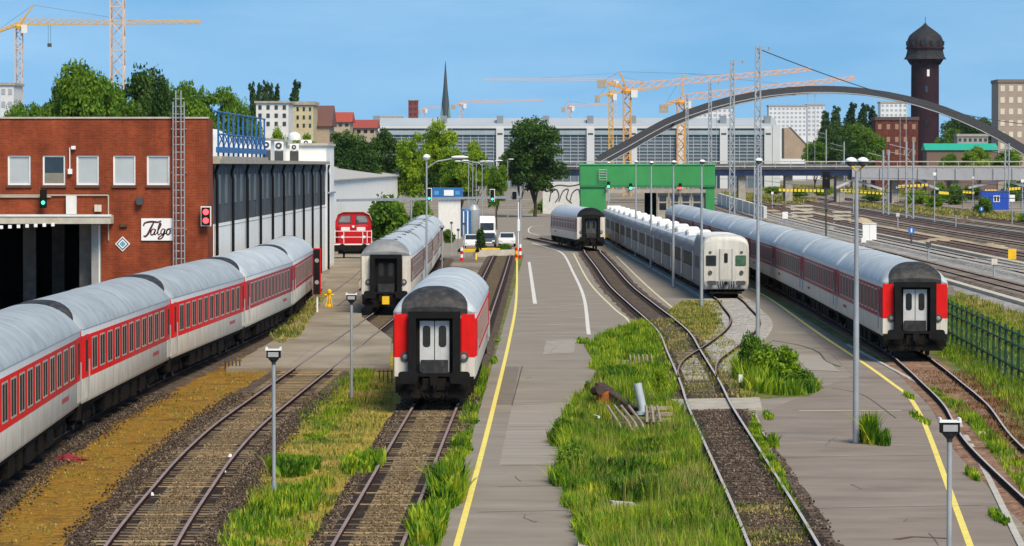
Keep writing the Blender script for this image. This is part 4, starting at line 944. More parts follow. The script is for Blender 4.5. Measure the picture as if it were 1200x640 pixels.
for a, b in (((0,229),(127,229)),((127,229),(127,282)),((0,231),(60,231))): mb.cyl((bx(a[0])-ox,-.06,bz(a[1])),(bx(b[0])-ox,-.06,bz(b[1])),.04,6)
mb.build('conduit', CONCL, brick)
mb = MB(); mb.box(bx(78)-ox,bx(90)-ox,-.28,-.003,bz(251),bz(229.5)); mb.build('wall_cabinet', WHITE, brick)
mb = MB(); mb.box(bx(111)-ox,bx(119)-ox,-.16,-.003,bz(248),bz(240)); mb.build('junction_box', CREAM, brick)
mb = MB(); mb.cyl((bx(82)-ox,-.1,bz(201)),(bx(82)-ox,-.1,bz(173)),.03,6); mb.box(bx(80)-ox,bx(85)-ox,-.2,-.05,bz(204),bz(198)); mb.box(bx(84)-ox,bx(89)-ox,-.2,-.05,bz(175),bz(171)); mb.build('antenna', WHITE2, brick)
mb = MB(); mb.box(bx(160)-ox,bx(168)-ox,-.3,-.003,bz(235),bz(231)); mb.prism([(bx(161)-ox,bz(240)),(bx(167)-ox,bz(240)),(bx(169)-ox,bz(235.1)),(bx(160)-ox,bz(235.1))],-.34,-.1); mb.build('wall_lamp', STEELD, brick)
mb = MB(); mb.box(bx(141)-ox,bx(149)-ox,-.14,-.003,bz(266),bz(262)); mb.build('wall_bracket', RUST, brick)

def fl(px, py): return (bx(px), bz(py))
sg = thing('lettered_sign', 'white sign board with dark red script lettering on the brick wall', 'sign', (bx(184),BY-.03,0))
mb = MB(); mb.box(bx(165.5)-bx(184),bx(203)-bx(184),-.05,.028,bz(282),bz(256)); mb.build('board', WHITE2, sg)
INK = M('dark_red_ink', (.07,.012,.015), .6)
def stroke(px, w):
    mb = MB(); P = spline([Vector((W(x,194,BY).x-bx(184), 0, bz(y))) for x, y in px], .03); n = len(P); vs, fs = [], []
    for i, p in enumerate(P):
        t = (P[min(i+1,n-1)]-P[max(i-1,0)]).normalized(); q = Vector((-t.z,0,t.x)); ww = .78*w*(.65+.35*math.sin(math.pi*i/max(1,n-1)))/2
        vs += [(p.x+q.x*ww,-.056,p.z+q.z*ww),(p.x-q.x*ww,-.056,p.z-q.z*ww)]
    for i in range(n-1): fs.append((2*i,2*i+1,2*i+3,2*i+2))
    return mb.add(vs, fs).build('letter', INK, sg)
stroke([(168,265),(170,261.5),(177,260),(185,260.5),(189,259)], .14)                       # T bar
stroke([(180,261),(177,267),(173.5,274),(170,277.5),(168.5,276)], .15)                      # T stem
stroke([(182,269.5),(179.5,268.5),(177,271.5),(177,275),(179,275.3),(181.5,271.5),(182.5,268.8),(181,273),(181.5,275.3),(183.5,273.5)], .10)   # a
stroke([(183.5,273.5),(187.5,266),(188.6,262.5),(187.2,262),(185.4,268),(185,274),(186.2,275.4),(188,273.5)], .10)                            # l
stroke([(193,269),(190.8,268.3),(188.8,271),(188.8,274),(190.5,274.6),(192.6,271.5),(193.4,268.6),(192,275),(189,279.5),(185.5,280),(187,277.5),(195,273)], .10)  # g
stroke([(195,273),(195.5,269.8),(197.5,268.2),(199.4,269.5),(199,273),(197,275.2),(195.2,273.8),(196,270),(201,267.5)], .10)                # o
dm = thing('diamond_sign', 'small blue and white diamond sign on the brick wall', 'sign', (bx(143.5),BY-.02,bz(286)))
for r, mt, k in ((.40,WHITE2,0),(.33,STEELD,1),(.25,WHITE2,2),(.17,M('sky_blue_print',(.1,.35,.6),.5),3)):
    mb = MB(); mb.prism([(0,-r),(r,0),(0,r),(-r,0)], -.02-.004*k-.012, .018 if k == 0 else -.02-.004*k); mb.build('plate' if k == 0 else 'diamond', mt, dm)
def signal_head(name, label, px, py, Y, w, h, lights, frame=WHITE2, bracket=True, r=.11, pole=None):
    p = W(px,py,Y); s = thing(name, label, 'signal', (p.x,Y,p.z))
    mb = MB(); mb.box(-w/2,w/2,-.06,0,-h/2,h/2); mb.build('back_plate', frame, s)
    mb = MB(); mb.box(-w/2+.06,w/2-.06,-.16,-.061,-h/2+.06,h/2-.06); hd = mb.build('housing', BLACK, s)
    n = len(lights)
    for k, mt in enumerate(lights):
        z = (k-(n-1)/2)*(h-.15)/max(n,1)
        mb = MB(); mb.cyl((0,-.175,z),(0,-.161,z),r,14); mb.build('lamp', mt, hd)
    if bracket: mb = MB(); mb.box(-.05,.05,0,.35,-.05,.05); mb.build('bracket', STEEL, s)
    if pole: mb = MB(); mb.cyl((0,.06,-p.z),(0,.06,h/2),.06,8); mb.build('post', pole, s)
    return s
signal_head('signal_light', 'signal with two red lights at the corner of the brick workshop', 241.5,253.5,BY-.3,.55,1.05,[REDLITE,REDLITE],r=.16)
signal_head('signal_light', 'green signal light above the dark gateway of the brick workshop', 51,233,BY-.35,.36,.95,[TEALLITE,BLACK],frame=BLACK,r=.1)
ld = thing('wall_ladder', 'galvanised ladder climbing the brick wall beside the white sign', 'ladder', (bx(210),BY-.25,0))
zt = bz(106)
for px in (203.5,207,213,216.5):
    x = bx(px)-bx(210); y = -.12 if px in (207,213) else .0
    mb = MB(); mb.cyl((x,y,1.2),(x,y,zt if px in (207,213) else zt-.6),.035,6); mb.build('stile', STEEL, ld)
z = 1.5
rm = MB().cyl((bx(203.5)-bx(210),0,0),(bx(216.5)-bx(210),0,0),.025,6).mesh('rung', STEEL)
while z < zt-.4: put('rung', rm, ld, (0,0,z)); z += .4
for z in (2,5,8,10.3): mb = MB(); mb.box(-.4,-.36,0,.247,z,z+.05); mb.box(.36,.4,0,.247,z,z+.05); mb.build('wall_fixing', STEEL, ld)

# ------------------------------------------------------------------ grey hall
HX = -17.98
hall = thing('workshop_hall', 'long workshop hall with dark grey upper panels and white lower wall', 'building', (HX,196.2,0))
GREYP = M('dark_grey_panel', (.06,.07,.08), .6, spec=.08, var=.25, scale=.8, dirt=(.2,.22,.24), dirt_amt=.45, streak=True)
WHP = M('white_wall_panel', (.86,.86,.84), .5, var=.05, scale=.6, dirt=(.45,.44,.42), dirt_amt=.35, streak=True)
mb = MB(); mb.box(-.4,-.12,0,98.8,0,8.5); mb.build('core', GREYP, hall)
bays = [0.8+9.95*k for k in range(11)]
for a, b in zip(bays[:-1], bays[1:]):
    mb = MB(); mb.box(-.115,-.02,a+.1,b-.1,0,5.25); p = mb.build('white_panel', WHP, hall)
    mb = MB(); mb.box(-.02,-.008,a+.1,b-.1,5.05,5.09); mb.build('panel_joint', CONC, p)
    mb = MB(); mb.box(-.115,-.045,a+.1,b-.1,5.26,8.3); p = mb.build('grey_panel', GREYP, hall)
    for k in range(1,5):
        y = a + (b-a)*k/5; mb = MB(); mb.box(-.044,-.02,y-.05,y+.05,5.3,8.3); mb.build('panel_rib', STEELD, p)
    for k in range(2):
        y = a + (b-a)*(.22+.42*k); mb = MB(); mb.box(-.044,-.015,y,y+1.6,6.3,7.9); mb.build('pane', M('hall_glass',(.12,.14,.155),.4,var=.3,scale=1.5,spec=.1), p)
for y in bays:
    mb = MB(); mb.tube([(.12,y,0),(.12,y,7.6),(.05,y,8.0),(.18,y,8.45)],.085,8); mb.build('downpipe', BLACK, hall)
mb = MB(); mb.box(-.6,.35,-.0,98.7,8.5,8.72); mb.build('eaves', CONC, hall)
mb = MB(); mb.box(-22,-.62,0,98.8,8.5,8.62); mb.build('roof', M('roof_felt',(.2,.2,.2),.9), hall)
mb = MB(); mb.box(-22,-3.2,66,98.7,8.62,10.3); mb.build('upper_storey', WHP, hall)
mb = MB(); mb.box(-22,-3.0,65.8,98.75,10.301,10.45); mb.build('parapet_trim', CONCL, hall)
mb = MB(); mb.box(-22,.02,98.81,109.5,0,10.0); tw = mb.build('end_block', WHP, hall)
mb = MB(); mb.box(-22,.15,98.6,109.7,10.001,10.2); mb.build('block_trim', CONCL, tw)
for k in range(2):
    mb = MB(); mb.box(.021,.035,99.5+k*5,104.2+k*5,.3,9.7); mb.build('cladding_panel', WHP, tw)
mb = MB(); mb.cyl((.15,100,6.2),(.15,109,6.2),.08,6); mb.build('wall_pipe', STEEL, tw)

# blue roof railing
rl = thing('roof_railing', 'blue steel railing with cross braces on the hall roof', 'railing', (HX+.1,194.5,0))
mb = MB(); mb.box(-.12,.12,3.4,36,9.1,9.4); mb.build('base_beam', BLUE, rl)
mb = MB(); mb.box(-.5,.2,3.4,36,8.725,8.9); mb.build('bearing_strip', CONC, rl)
for k in range(11):
    y = 3.5+k*3.2; mb = MB(); mb.box(-.05,.05,y-.05,y+.05,8.9,11.3); mb.build('post', BLUE, rl)
for k in range(10):
    y = 3.5+k*3.2; mb = MB(); mb.bar((0,y,9.4),(0,y+3.2,10.1),.05); mb.bar((.06,y,10.1),(.06,y+3.2,9.4),.05); mb.build('brace', BLUE, rl)
for z in (10.1,11.3): mb = MB(); mb.cyl((0,1 if z>11 else 3.4,z),(0,36,z),.05,6); mb.build('rail', BLUE, rl)
# things on the hall roof
def ac(px0, px1, y0, y1, label, fans=1):
    X = -19.6; Y = -X*4300/(644-(px0+px1)/2)*1.0; a, b = W(px0,y1,Y), W(px1,y0,Y)
    r = thing('air_conditioner', label, 'air conditioner', ((a.x+b.x)/2,Y,a.z), 0, 'air conditioners on the hall roof'); w = (b.x-a.x)/2; h = b.z-a.z
    mb = MB(); mb.bevbox(-w,w,0,.5,.08,h,.05); mb.box(-w+.1,-w+.2,.05,.45,0,.08); mb.box(w-.2,w-.1,.05,.45,0,.08); c = mb.build('casing', WHITE2, r)
    mb = MB(); mb.box(-w*.9,w*.9,.02,.48,8.62-a.z,-.001); mb.build('stand', STEELD, r)
    for k in range(fans):
        z = .08+(h-.08)*(k+.5)/fans; rr = min(w*.7,(h-.08)/fans*.4); mb = MB(); mb.cyl((0,-.03,z),(0,-.002,z),rr,16); f = mb.build('fan_guard', STEELD, r)
        mb = MB(); mb.cyl((0,-.05,z),(0,-.031,z),rr*.35,10); mb.build('fan_hub', WHITE2, f)
ac(307,317,165,176,'small air conditioner leftmost on the hall roof'); ac(321,332,166,177,'air conditioner second from left on the hall roof')
ac(339,350,169,177,'low air conditioner third from left on the hall roof'); ac(352,365,164,178,'tall two-fan air conditioner rightmost on the hall roof',2)
vd = W(345,165,270); mb = MB(); mb.lathe([(.5,0),(.5,.25),(.42,.45),(.22,.58),(.05,.62)],18,(vd.x*275/270,275,10.3)); tag(mb.build('roof_vent', WHITE, smooth=30),'white domed vent on the white parapet of the hall','vent')
mb = MB(); mb.loft([[(-24-2.3*math.cos(t),y,8.62+2.4*math.sin(t)) for t in [math.pi*i/12 for i in range(13)]] for y in (246,258)], caps=True); tag(mb.build('white_vault', WHITE, smooth=30),'white vaulted skylight behind the blue roof railing','skylight')
# lower hall behind
h2 = thing('rear_shed', 'pale clad shed with low grey roof behind the red locomotive', 'building', (-21.5,308,0))
mb = MB(); mb.prism([(-24,0),(-.05,0),(-.05,6.9),(-12,8.5),(-24,6.9)],0,222); mb.build('core', WHP, h2)
mb = MB(); mb.prism([(.25,6.85),(.25,7.0),(-12,8.68),(-24.3,7.0),(-24.3,6.85),(-12,8.52)],-.2,222.2); mb.build('roof', M('shed_roof',(.38,.37,.35),.7,var=.1,scale=.3), h2)
for k in range(55):
    mb = MB(); mb.box(-.049,.0,k*4+.06,k*4+3.94,.3,6.8); mb.build('cladding_panel', WHP, h2)

# ================================================================== green portal
PY = 416.0
def gx(px): return W(px,194,PY).x
def gz(py): return W(600,py,PY).z
gp = thing('green_portal', 'green washing hall portal spanning the tracks with grey doors', 'building', (gx(680),PY,0)); o = gx(680)
mb = MB(); mb.box(0,gx(838)-o,0,16,gz(218),gz(193.5)); fas = mb.build('fascia', GREEN, gp)
mb = MB(); mb.box(-.1,gx(838)-o+.1,-.1,16.1,gz(193.5)+.002,gz(192)); mb.build('roof_trim', M('green_trim',(.1,.36,.17),.5), fas)
mb = MB(); mb.box(-.06,gx(838)-o+.06,-.06,-.002,gz(219.5),gz(217)); mb.build('lower_trim', M('green_trim_dark',(.03,.17,.07),.5), fas)
mb = MB(); mb.box(.05,gx(710)-o,.1,15.9,0,gz(218)-.002); mb.build('side_block', GREEN, gp)
mb = MB(); mb.box(gx(827)-o,gx(837.5)-o,.1,15.9,0,gz(218)-.002); mb.build('side_block', GREEN, gp)
mb = MB(); mb.box(gx(710)-o+.002,gx(827)-o-.002,.05,.4,gz(226),gz(222)); mb.build('lintel', CONC, gp)
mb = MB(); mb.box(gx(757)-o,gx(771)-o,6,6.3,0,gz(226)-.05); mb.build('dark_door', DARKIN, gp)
for a, b in ((771,783),(785,797),(798,810),(811,826)):
    mb = MB(); mb.box(gx(a)-o,gx(b)-o,.5,.6,0,gz(226)-.05); d_ = mb.build('door_leaf', CONC, gp)
    for (c, e) in ((229,236),(238,246)):
        mb = MB(); mb.box(gx(a+2)-o,gx(b-2)-o,.47,.499,gz(e),gz(c)); mb.build('pane', GLASS, d_)
mb = MB()
for px in (702,711): mb.cyl((gx(px)-o,-.35,gz(211)),(gx(px)-o,-.35,gz(198)),.04,6)
for y in range(199,212,3): mb.cyl((gx(702)-o,-.35,gz(y)),(gx(711)-o,-.35,gz(y)),.035,6)
for y in (199,210):
    for px in (702,711): mb.cyl((gx(px)-o,-.35,gz(y)),(gx(px)-o,-.003,gz(y)),.03,6)
mb.build('ladder_cage', STEEL, gp)
signal_head('signal_light', 'green signal light hanging at the left of the green portal', 713,217,PY-.4,.35,.8,[TEALLITE,BLACK],frame=BLACK,r=.16)
signal_head('signal_light', 'green signal light hanging under the middle of the green portal', 739,219,PY-.4,.35,.8,[TEALLITE,BLACK],frame=BLACK,r=.16)
signal_head('signal_light', 'red signal light hanging under the right half of the green portal', 797,219,PY-.4,.35,.8,[REDLITE,BLACK],frame=BLACK,r=.16)

# ================================================================== lamps
def lantern(px, py, label, h=3.85):
    g = G(px,py); r = thing('lamp_post', label, 'street lamp', (g.x,g.y,0), 0, 'short lamp posts')
    mb = MB(); mb.cyl((0,0,0),(0,0,.5),.065,12); mb.cyl((0,0,.5),(0,0,h-.4),.048,12); mb.build('pole', STEEL, r, 30)
    mb = MB(); mb.cyl((0,0,0),(0,0,.12),.075,12); mb.build('foot', BLACK, r, 30)
    mb = MB(); mb.lathe([(.05,h-.42),(.055,h-.36),(.13,h-.28),(.13,h-.25)],12); mb.build('collar', STEELD, r, 30)
    mb = MB(); mb.box(-.17,.17,-.15,.15,h-.25,h-.06); hd = mb.build('lantern_body', BLACK, r)
    mb = MB(); mb.box(-.13,.13,-.157,-.151,h-.22,h-.1); mb.build('glass', M('lamp_glass',(.35,.36,.37),.3), hd)
    mb = MB(); mb.prism([(-.2,h-.059),(.2,h-.059),(.19,h+.02),(.16,h+.02),(.15,h-.03),(-.15,h-.03),(-.16,h+.02),(-.19,h+.02)],-.17,.17); mb.build('lantern_cap', WHITE2, hd)
lantern(321,588,'short lamp post standing in the yellow grass, nearest on the left'); lantern(412,470,'short lamp post by the level crossing at the far end of the grass strip'); lantern(1112,741,'short lamp post in the right foreground beside the yellow platform line')
lantern(518,322,'short lamp post between the white ended rake and the straight track')
def flood(px, py, label, h=8.55, heads=2, yellow=False, r0=.09):
    g = G(px,py); r = thing('floodlight_mast', label, 'floodlight', (g.x,g.y,0), 0, 'tall floodlight masts')
    mb = MB(); mb.cyl((0,0,0),(0,0,h*.35),r0*1.1,12,r0); mb.cyl((0,0,h*.35),(0,0,h-.25),r0,12,r0*.55); mb.build('pole', STEEL, r, 30)
    mb = MB(); mb.box(-.16,.16,-.16,.16,0,.04); mb.build('base_plate', STEELD, r)
    mb = MB(); mb.tube([(-.16,0,h-.1),(0,0,h-.3),(.2,-.05,h-.12)],.035,6); br = mb.build('bracket', YELLOW if yellow else STEEL, r)
    for sx in ((-.16,.18) if heads == 2 else (0.03,)):
        y = .06 if sx < 0 else -.06
        mb = MB(); mb.lathe([(.04,-.13),(.11,-.1),(.155,-.0),(.155,.02)],14,(sx,y,h)); l = mb.build('lamp_bowl', STEELD, r, 30)
        mb = MB(); mb.lathe([(.175,.02),(.17,.07),(.11,.125),(.03,.15)],14,(sx,y,h)); mb.build('lamp_hood', WHITE2, l, 30)
flood(1003,520,'tall twin floodlight mast in front of the right train',8.5,2,True); flood(888,408,'tall floodlight mast rising from the green bush',8.6,1)
flood(822,361,'tall floodlight mast at the corner of the white nosed train',8.6,1); flood(789,337,'floodlight mast beside the middle of the silver train, second from the nose',8.6,1)
flood(763,315,'floodlight mast beside the silver train, third from the nose',8.6,1); flood(745,301,'floodlight mast beside the silver train, farthest from the nose',8.7,1)
flood(713,272,'floodlight mast behind the lone pink coach',8.7,1)
def arm_lamp(px, py, label, h, arm=1.9, r0=.07, both=False, globe=False):
    g = G(px,py); r = thing('street_lamp', label, 'street lamp', (g.x,g.y,0), 0, 'tall arm lamps')
    mb = MB(); mb.cyl((0,0,0),(0,0,h),r0,10,r0*.6); mb.build('pole', STEEL, r, 30)
    for s in ((1,-1) if both else (1,)):
        mb = MB(); mb.tube([(0,0,h-.5),(s*.5,0,h-.15),(s*arm,0,h)],.035,6); a = mb.build('arm', STEEL, r)
        mb = MB(); mb.loft([[(s*(arm+d),.16*w*math.cos(t),h+.06+.09*w*math.sin(t)) for t in [2*math.pi*i/8 for i in range(8)]] for d,w in ((-.1,.4),(.1,.9),(.5,1),(.75,.35))],closed=True,caps=True); mb.build('lamp_head', WHITE2, a, 40)
    if globe: mb = MB(); mb.lathe([(.02,-.17),(.14,-.1),(.19,.02),(.14,.13),(.02,.17)],14,(0,0,h+.05)); mb.build('globe', WHITE2, r, 40)
arm_lamp(500,390,'tall street lamp with globe and side arm behind the single nearest coach',8.75,1.35,globe=True)
for px, py, lab, b in ((549,268,'arm lamp leftmost of the cluster by the blue tank',False),(554,270,'arm lamp second of the cluster by the blue tank',True),(558,268,'arm lamp third of the cluster by the blue tank',False),(565,280,'arm lamp rightmost of the cluster behind the white van',True)):
    arm_lamp(px,py,lab,8.9,1.6,.07,b)
arm_lamp(595,258,'slim lamp standing alone left of the big round tree',9.3,.2,.07)
# ================================================================== gantry and the parking corner
gt = thing('signal_gantry', 'thin grey signal gantry crossing above the tracks from the white hall', 'gantry', (0,0,0))
a, b = Vector((HX+.06,310,5.45)), W(610,231,341)
mb = MB(); mb.bar(a,b,.2,.22)
mb.build('beam', STEEL, gt)
mb = MB(); mb.cyl((b.x,b.y,0),(b.x,b.y,b.z+1.0),.09,10); mb.build('post', STEEL, gt)
mb = MB(); mb.cyl((W(482,231,325).x,325,0),(W(482,231,325).x,325,5.6),.08,10); mb.build('post', STEEL, gt)
signal_head('signal_light','small traffic signal on the gantry above the white ended rake',503,228,322,.45,1.15,[TEALLITE,BLACK,BLACK],r=.11)
signal_head('signal_light','small traffic signal on the gantry above the white van',577,229,333,.45,1.15,[TEALLITE,BLACK,BLACK],r=.11)
signal_head('signal_light','grey backed signal at the right end of the gantry',603,229,339,.5,.8,[BLACK,BLACK],frame=STEEL,r=.1)

def car(label, px, py, body, rz=0, L=4.3, Wd=1.75, H=1.45, van=False, cat='car'):
    g = G(px,py); r = thing('parked_van' if van else 'parked_car', label, cat, (g.x,g.y,0.01), rz, 'cars parked near the blue tank'); w = Wd/2
    if van: prof = [(0,.4),(0,.95),(.9,1.15),(1.5,2.05),(2.0,H),(L,H),(L,.4)]
    else: prof = [(0,.35),(.02,.68),(.25,.78),(1.15,.92),(1.8,H-.08),(2.4,H),(3.3,H-.06),(3.95,.98),(L-.05,.9),(L,.4)]
    mb = MB(); rings = []
    for x, k in ((-w,.92),(-w*.93,1.0),(w*.93,1.0),(w,.92)):
        rings.append([(x*(1 if z < 1.0 else .86), y if abs(x) < w else y*.98+.04, z*k if z > 1.0 else z) for y, z in prof])
    mb.loft(rings, closed=True, caps=True); bd = mb.build('body', body, r, 30)
    if van:
        mb = MB(); mb.prismx([(.93,1.21),(1.47,2.0),(1.44,2.02),(.89,1.22)],-w*.76,w*.76); mb.build('windscreen', GLASS, bd)
        mb = MB(); mb.box(-w*.7,w*.7,L,L+.01,1.35,1.85); mb.build('rear_window', GLASS, bd)
    else:
        mb = MB(); mb.prismx([(1.2,.96),(1.77,H-.1),(1.74,H-.07),(1.15,.97)],-w*.76,w*.76); mb.build('windscreen', GLASS, bd)
        mb = MB(); mb.prismx([(3.36,H-.1),(3.9,1.02),(3.95,1.04),(3.4,H-.07)],-w*.74,w*.74); mb.build('rear_window', GLASS, bd)
    for s in (-1,1):
        mb = MB(); xx = s*w*.87; ya, yb = (1.35,2.1) if van else (1.6,3.5); mb.prismx([(ya,1.0),(yb,1.0),(yb-.15,H-.2 if not van else 1.8),(ya+.25,H-.2 if not van else 1.8)],xx-.03,xx+.03); mb.build('side_window', GLASS, bd)
        mb = MB(); mb.box(s*w*.72-.14,s*w*.72+.14,-.03,.06,.58,.72); mb.build('headlight', WHITE2, bd)
        for y in (.85,L-.85):
            mb = MB(); mb.cyl((s*(w-.2),y,.32),(s*(w+.01),y,.32),.32,16); t = mb.build('wheel', BLACK, r, 30)
            mb = MB(); mb.cyl((s*(w+.011),y,.32),(s*(w+.02),y,.32),.18,12); mb.build('hub', STEEL, t)
    mb = MB(); mb.box(-.5,.5,-.02,.05,.42,.56); mb.build('number_plate', WHITE2, bd)
CARG = M('car_dark_grey', (.06,.07,.085), .3, var=.05); CARW = M('car_white', (.68,.7,.72), .3, var=.03)
car('white delivery van parked behind the dark grey car',570.5,283,WHITE2,0,5.4,2.0,2.75,True,'van')
car('dark grey car parked in front of the white van',571,290,CARG); car('white car parked right of the dark grey car',594,289.5,CARW); car('white car half hidden left of the conical bush',553,292,CARW)
# kerb, planter, bollards at the end of the straight track
def simple(name, label, cat, mb, mat, group=None, smooth=False): return tag(mb.build(name, mat, None, smooth), label, cat, group)
e0, e1 = G(556,301), G(606,300)
simple('low_wall','low concrete edging behind the end of the straight track','wall',MB().bar((e0.x,e0.y,.3),(e1.x,e1.y,.3),.5,.6),CONCL)
pl = thing('flower_planter','yellow planter box in front of the parked cars','planter',tuple(G(575,297)))
mb = MB(); mb.bevbox(-.9,.9,-.35,.35,0,.5,.05); mb.build('box', YELLOW, pl)
mb = MB(); mb.box(-.8,.8,-.25,.25,.501,.52); mb.build('soil', BARK, pl)
def bollard(px, py, label, h=1.1, cols=None):
    g = G(px,py); r = thing('bollard', label, 'bollard', (g.x,g.y,0), 0, 'striped bollards'); n = 4
    for k in range(n):
        mb = MB(); mb.cyl((0,0,h*k/n),(0,0,h*(k+1)/n),.13,10); mb.build('band', cols[k%2], r, 30)
bollard(541,306,'red and white bollard at the left end of the straight track',1.2,(RED,WHITE2)); bollard(605,306,'yellow striped bollard beside the road end of the straight track',1.2,(YELLOW,RED)); bollard(609.5,303,'tall red and white striped post beside the road',1.3,(RED,WHITE2))
pw = G(607.5,300); rp = thing('striped_pole','slim white pole with red foot at the road edge','pole',(pw.x,pw.y,0)); mb=MB(); mb.cyl((0,0,0),(0,0,5),.06,8); mb.build('pole',WHITE2,rp); mb=MB(); mb.cyl((0,0,2.3),(0,0,3.4),.14,8); mb.build('sleeve',WHITE2,rp)
def buffer_stop(px, py, label, mat, s=1.0):
    g = G(px,py); r = thing('buffer_stop', label, 'buffer stop', (g.x,g.y,0), 0); r.scale=(s,s,s)
    for sx in (-.75,.75):
        mb = MB(); mb.bar((sx,0,.1),(sx,.9,1.05),.12); mb.bar((sx,.9,0),(sx,.9,1.2),.12); mb.build('upright', mat, r)
    mb = MB(); mb.box(-1.1,1.1,.7,.84,.85,1.2); mb.build('beam', mat, r)
    for sx in (-.87,.87): mb = MB(); mb.cyl((sx,.5,1.03),(sx,.7,1.03),.2,12); mb.build('buffer_pad', BLACK, r)
buffer_stop(549,306,'yellow buffer stop closing the straight track',YELLOW,.9); buffer_stop(714,288,'yellow buffer stop right of the lone pink coach',YELLOW)
# kiosk, tank, silo
kx = W(515,262,420); ki = thing('blue_canopy_kiosk','white kiosk with blue fascia and white name panel','kiosk',(W(524,250,420).x,420,0))
mb = MB(); mb.box(-1.0,1.5,0,3,0,4.6); mb.build('wall', WHITE, ki)
mb = MB(); mb.box(-1.7,1.75,-.4,3.3,4.7,5.85); fs_ = mb.build('fascia', BLUE, ki)
mb = MB(); mb.box(-.35,.75,-.43,-.401,4.95,5.6); mb.build('name_panel', WHITE2, fs_)
for x in (-1.2,1.2): mb = MB(); mb.box(x-.25,x+.25,-.425,-.401,5.05,5.5); mb.build('blue_panel', M('mid_blue',(.08,.3,.6),.5), fs_)
tk = thing('blue_tank','upright blue and white striped tank beside the parked cars','tank',tuple(G(546,277)))
mb = MB(); mb.lathe([(.6,0),(.62,.1),(.62,3.0),(.5,3.2),(.1,3.3)],18); mb.build('shell', BLUE, tk, 30)
for a_ in (-2.0,-1.2): mb = MB(); mb.box(.63*math.cos(a_)-.07,.63*math.cos(a_)+.07,.63*math.sin(a_)-.03,.63*math.sin(a_)+.03,.1,3.0); mb.build('stripe', WHITE2, tk)
sl = thing('grey_silo','grey silo standing behind the blue tank','silo',tuple(G(555,275)))
mb = MB(); mb.lathe([(.5,0),(.8,.8),(.8,3.0),(.4,3.6),(.1,3.7)],16); mb.build('shell', STEEL, sl, 30)
mb = MB(); mb.cyl((.1,0,3.6),(.1,0,4.2),.08,8); mb.build('filler_pipe', STEEL, sl)
for px, py, h in ((480,265,0),(529,300,3.0),(537,301,2.4),(544,302,3.0)):
    if h: g = G(px,py); r=thing('marker_post',{529:'pale marker post left of the red bollard',537:'grey marker post with lamp by the red bollard',544:'white marker post right of the red bollard'}[px],'post',(g.x,g.y,0)); mb=MB(); mb.cyl((0,0,0),(0,0,h),.06,8); mb.build('pole',STEEL,r); mb=MB(); mb.box(-.13,.13,-.1,.1,h,h+.18); mb.build('cap',STEELD,r)

# yellow hydrant and small rack left, fire red post at the end of the left train
g = G(386,360,.16); hy = thing('yellow_hydrant','small yellow hydrant stand in the concrete yard','hydrant',(g.x,g.y,.165))
mb = MB(); mb.lathe([(.2,0),(.2,.1),(.09,.15),(.09,.75),(.14,.8),(.14,.95),(.05,1.05)],12); mb.build('body', YELLOW, hy, 30)
mb = MB(); mb.cyl((-.28,0,.7),(.28,0,.7),.06,8); mb.build('outlet', YELLOW, hy)
for sx in (-.2,.2): mb = MB(); mb.bar((sx,-.2,0),(sx*.2,0,.8),.04); mb.build('strut', YELLOW, hy)
g = G(272,434); rk = thing('wire_rack','small dark wire rack beside the left train near the crossing','rack',(g.x,g.y,0.0))
for k in range(5): mb = MB(); mb.tube([(-.3+.15*k,0,0),(-.3+.15*k,0,.45),(-.3+.15*k,.3,.45),(-.3+.15*k,.3,0)],.02,6); mb.build('hoop', STEELD, rk)
mb = MB(); mb.cyl((-.4,0,.4),(.4,0,.4),.02,6); mb.build('rail', STEELD, rk)
g = G(452,449); rk = thing('wire_rack','small grey wire rack beside the nearest single coach','rack',(g.x,g.y,0.0))
for k in range(4): mb = MB(); mb.tube([(-.25+.16*k,0,0),(-.25+.16*k,0,.5),(-.25+.16*k,.3,.5),(-.25+.16*k,.3,0)],.02,6); mb.build('hoop', STEELD, rk)
mb = MB(); mb.cyl((-.35,0,.45),(.35,0,.45),.02,6); mb.build('rail', STEELD, rk)
g = G(373,352); s_ = signal_head('shunting_signal','red and white signal post at the far end of the left train',371.5,318,206,.45,2.6,[REDLENS,REDLENS],frame=RED,r=.12,pole=WHITE2)
# red tarpaulin heap under the left train
rng = np.random.default_rng(5); g = G(80,540); mb = MB(); n = 14; rings = []
for k in range(9):
    t = k/8; rings.append([( (t-.5)*1.1+.05*rng.normal(), .28*math.sin(math.pi*min(max(t,.06),.94))*math.cos(math.pi*i/(n-1))+.03*rng.normal(), max(.0,.13*math.sin(math.pi*min(max(t,.06),.94))*math.sin(math.pi*i/(n-1))*(1+.3*rng.normal()))) for i in range(n)])
mb.loft(rings); hp = simple('red_tarpaulin','crumpled dark red tarpaulin lying beside the left train','tarpaulin',mb,M('dark_red_cloth',(.2,.012,.025),.8),None,60); hp.location = (g.x,g.y,.01)

# rusty buffer stop lying on the island
bs = thing('rusty_buffer_stop','rusty old buffer stop with orange plate leaning in the green island','buffer stop',tuple(G(735,473)))
ob = bs.location
def q(px,py,z): p = G(px,py,z); return (p.x-ob.x,p.y-ob.y,z)
BR = M('brown_rail', (.05,.028,.022), .7, var=.3, scale=6); ORG = M('orange_rust', (.36,.09,.02), .8, var=.35, scale=5)
for dx in (0,5): mb = MB(); mb.bar(q(699+dx,452,.95-.05*dx),q(741+dx,482,.15),.2,.24); mb.build('slanted_rail', BR, bs)
mb = MB(); mb.bar(q(698,486,.0),q(706,452,.9),.13); mb.build('upright', BR, bs)
mb = MB(); mb.bar(q(712,486,.0),q(716,456,.75),.13); mb.build('upright', BR, bs)
mb = MB(); mb.cbox(q(706,466,.62),.42,.06,.42); mb.build('orange_plate', ORG, bs)
mb = MB(); mb.cyl(q(697,458,.8),q(704,457,.9),.16,12); mb.build('buffer_pad', BR, bs)
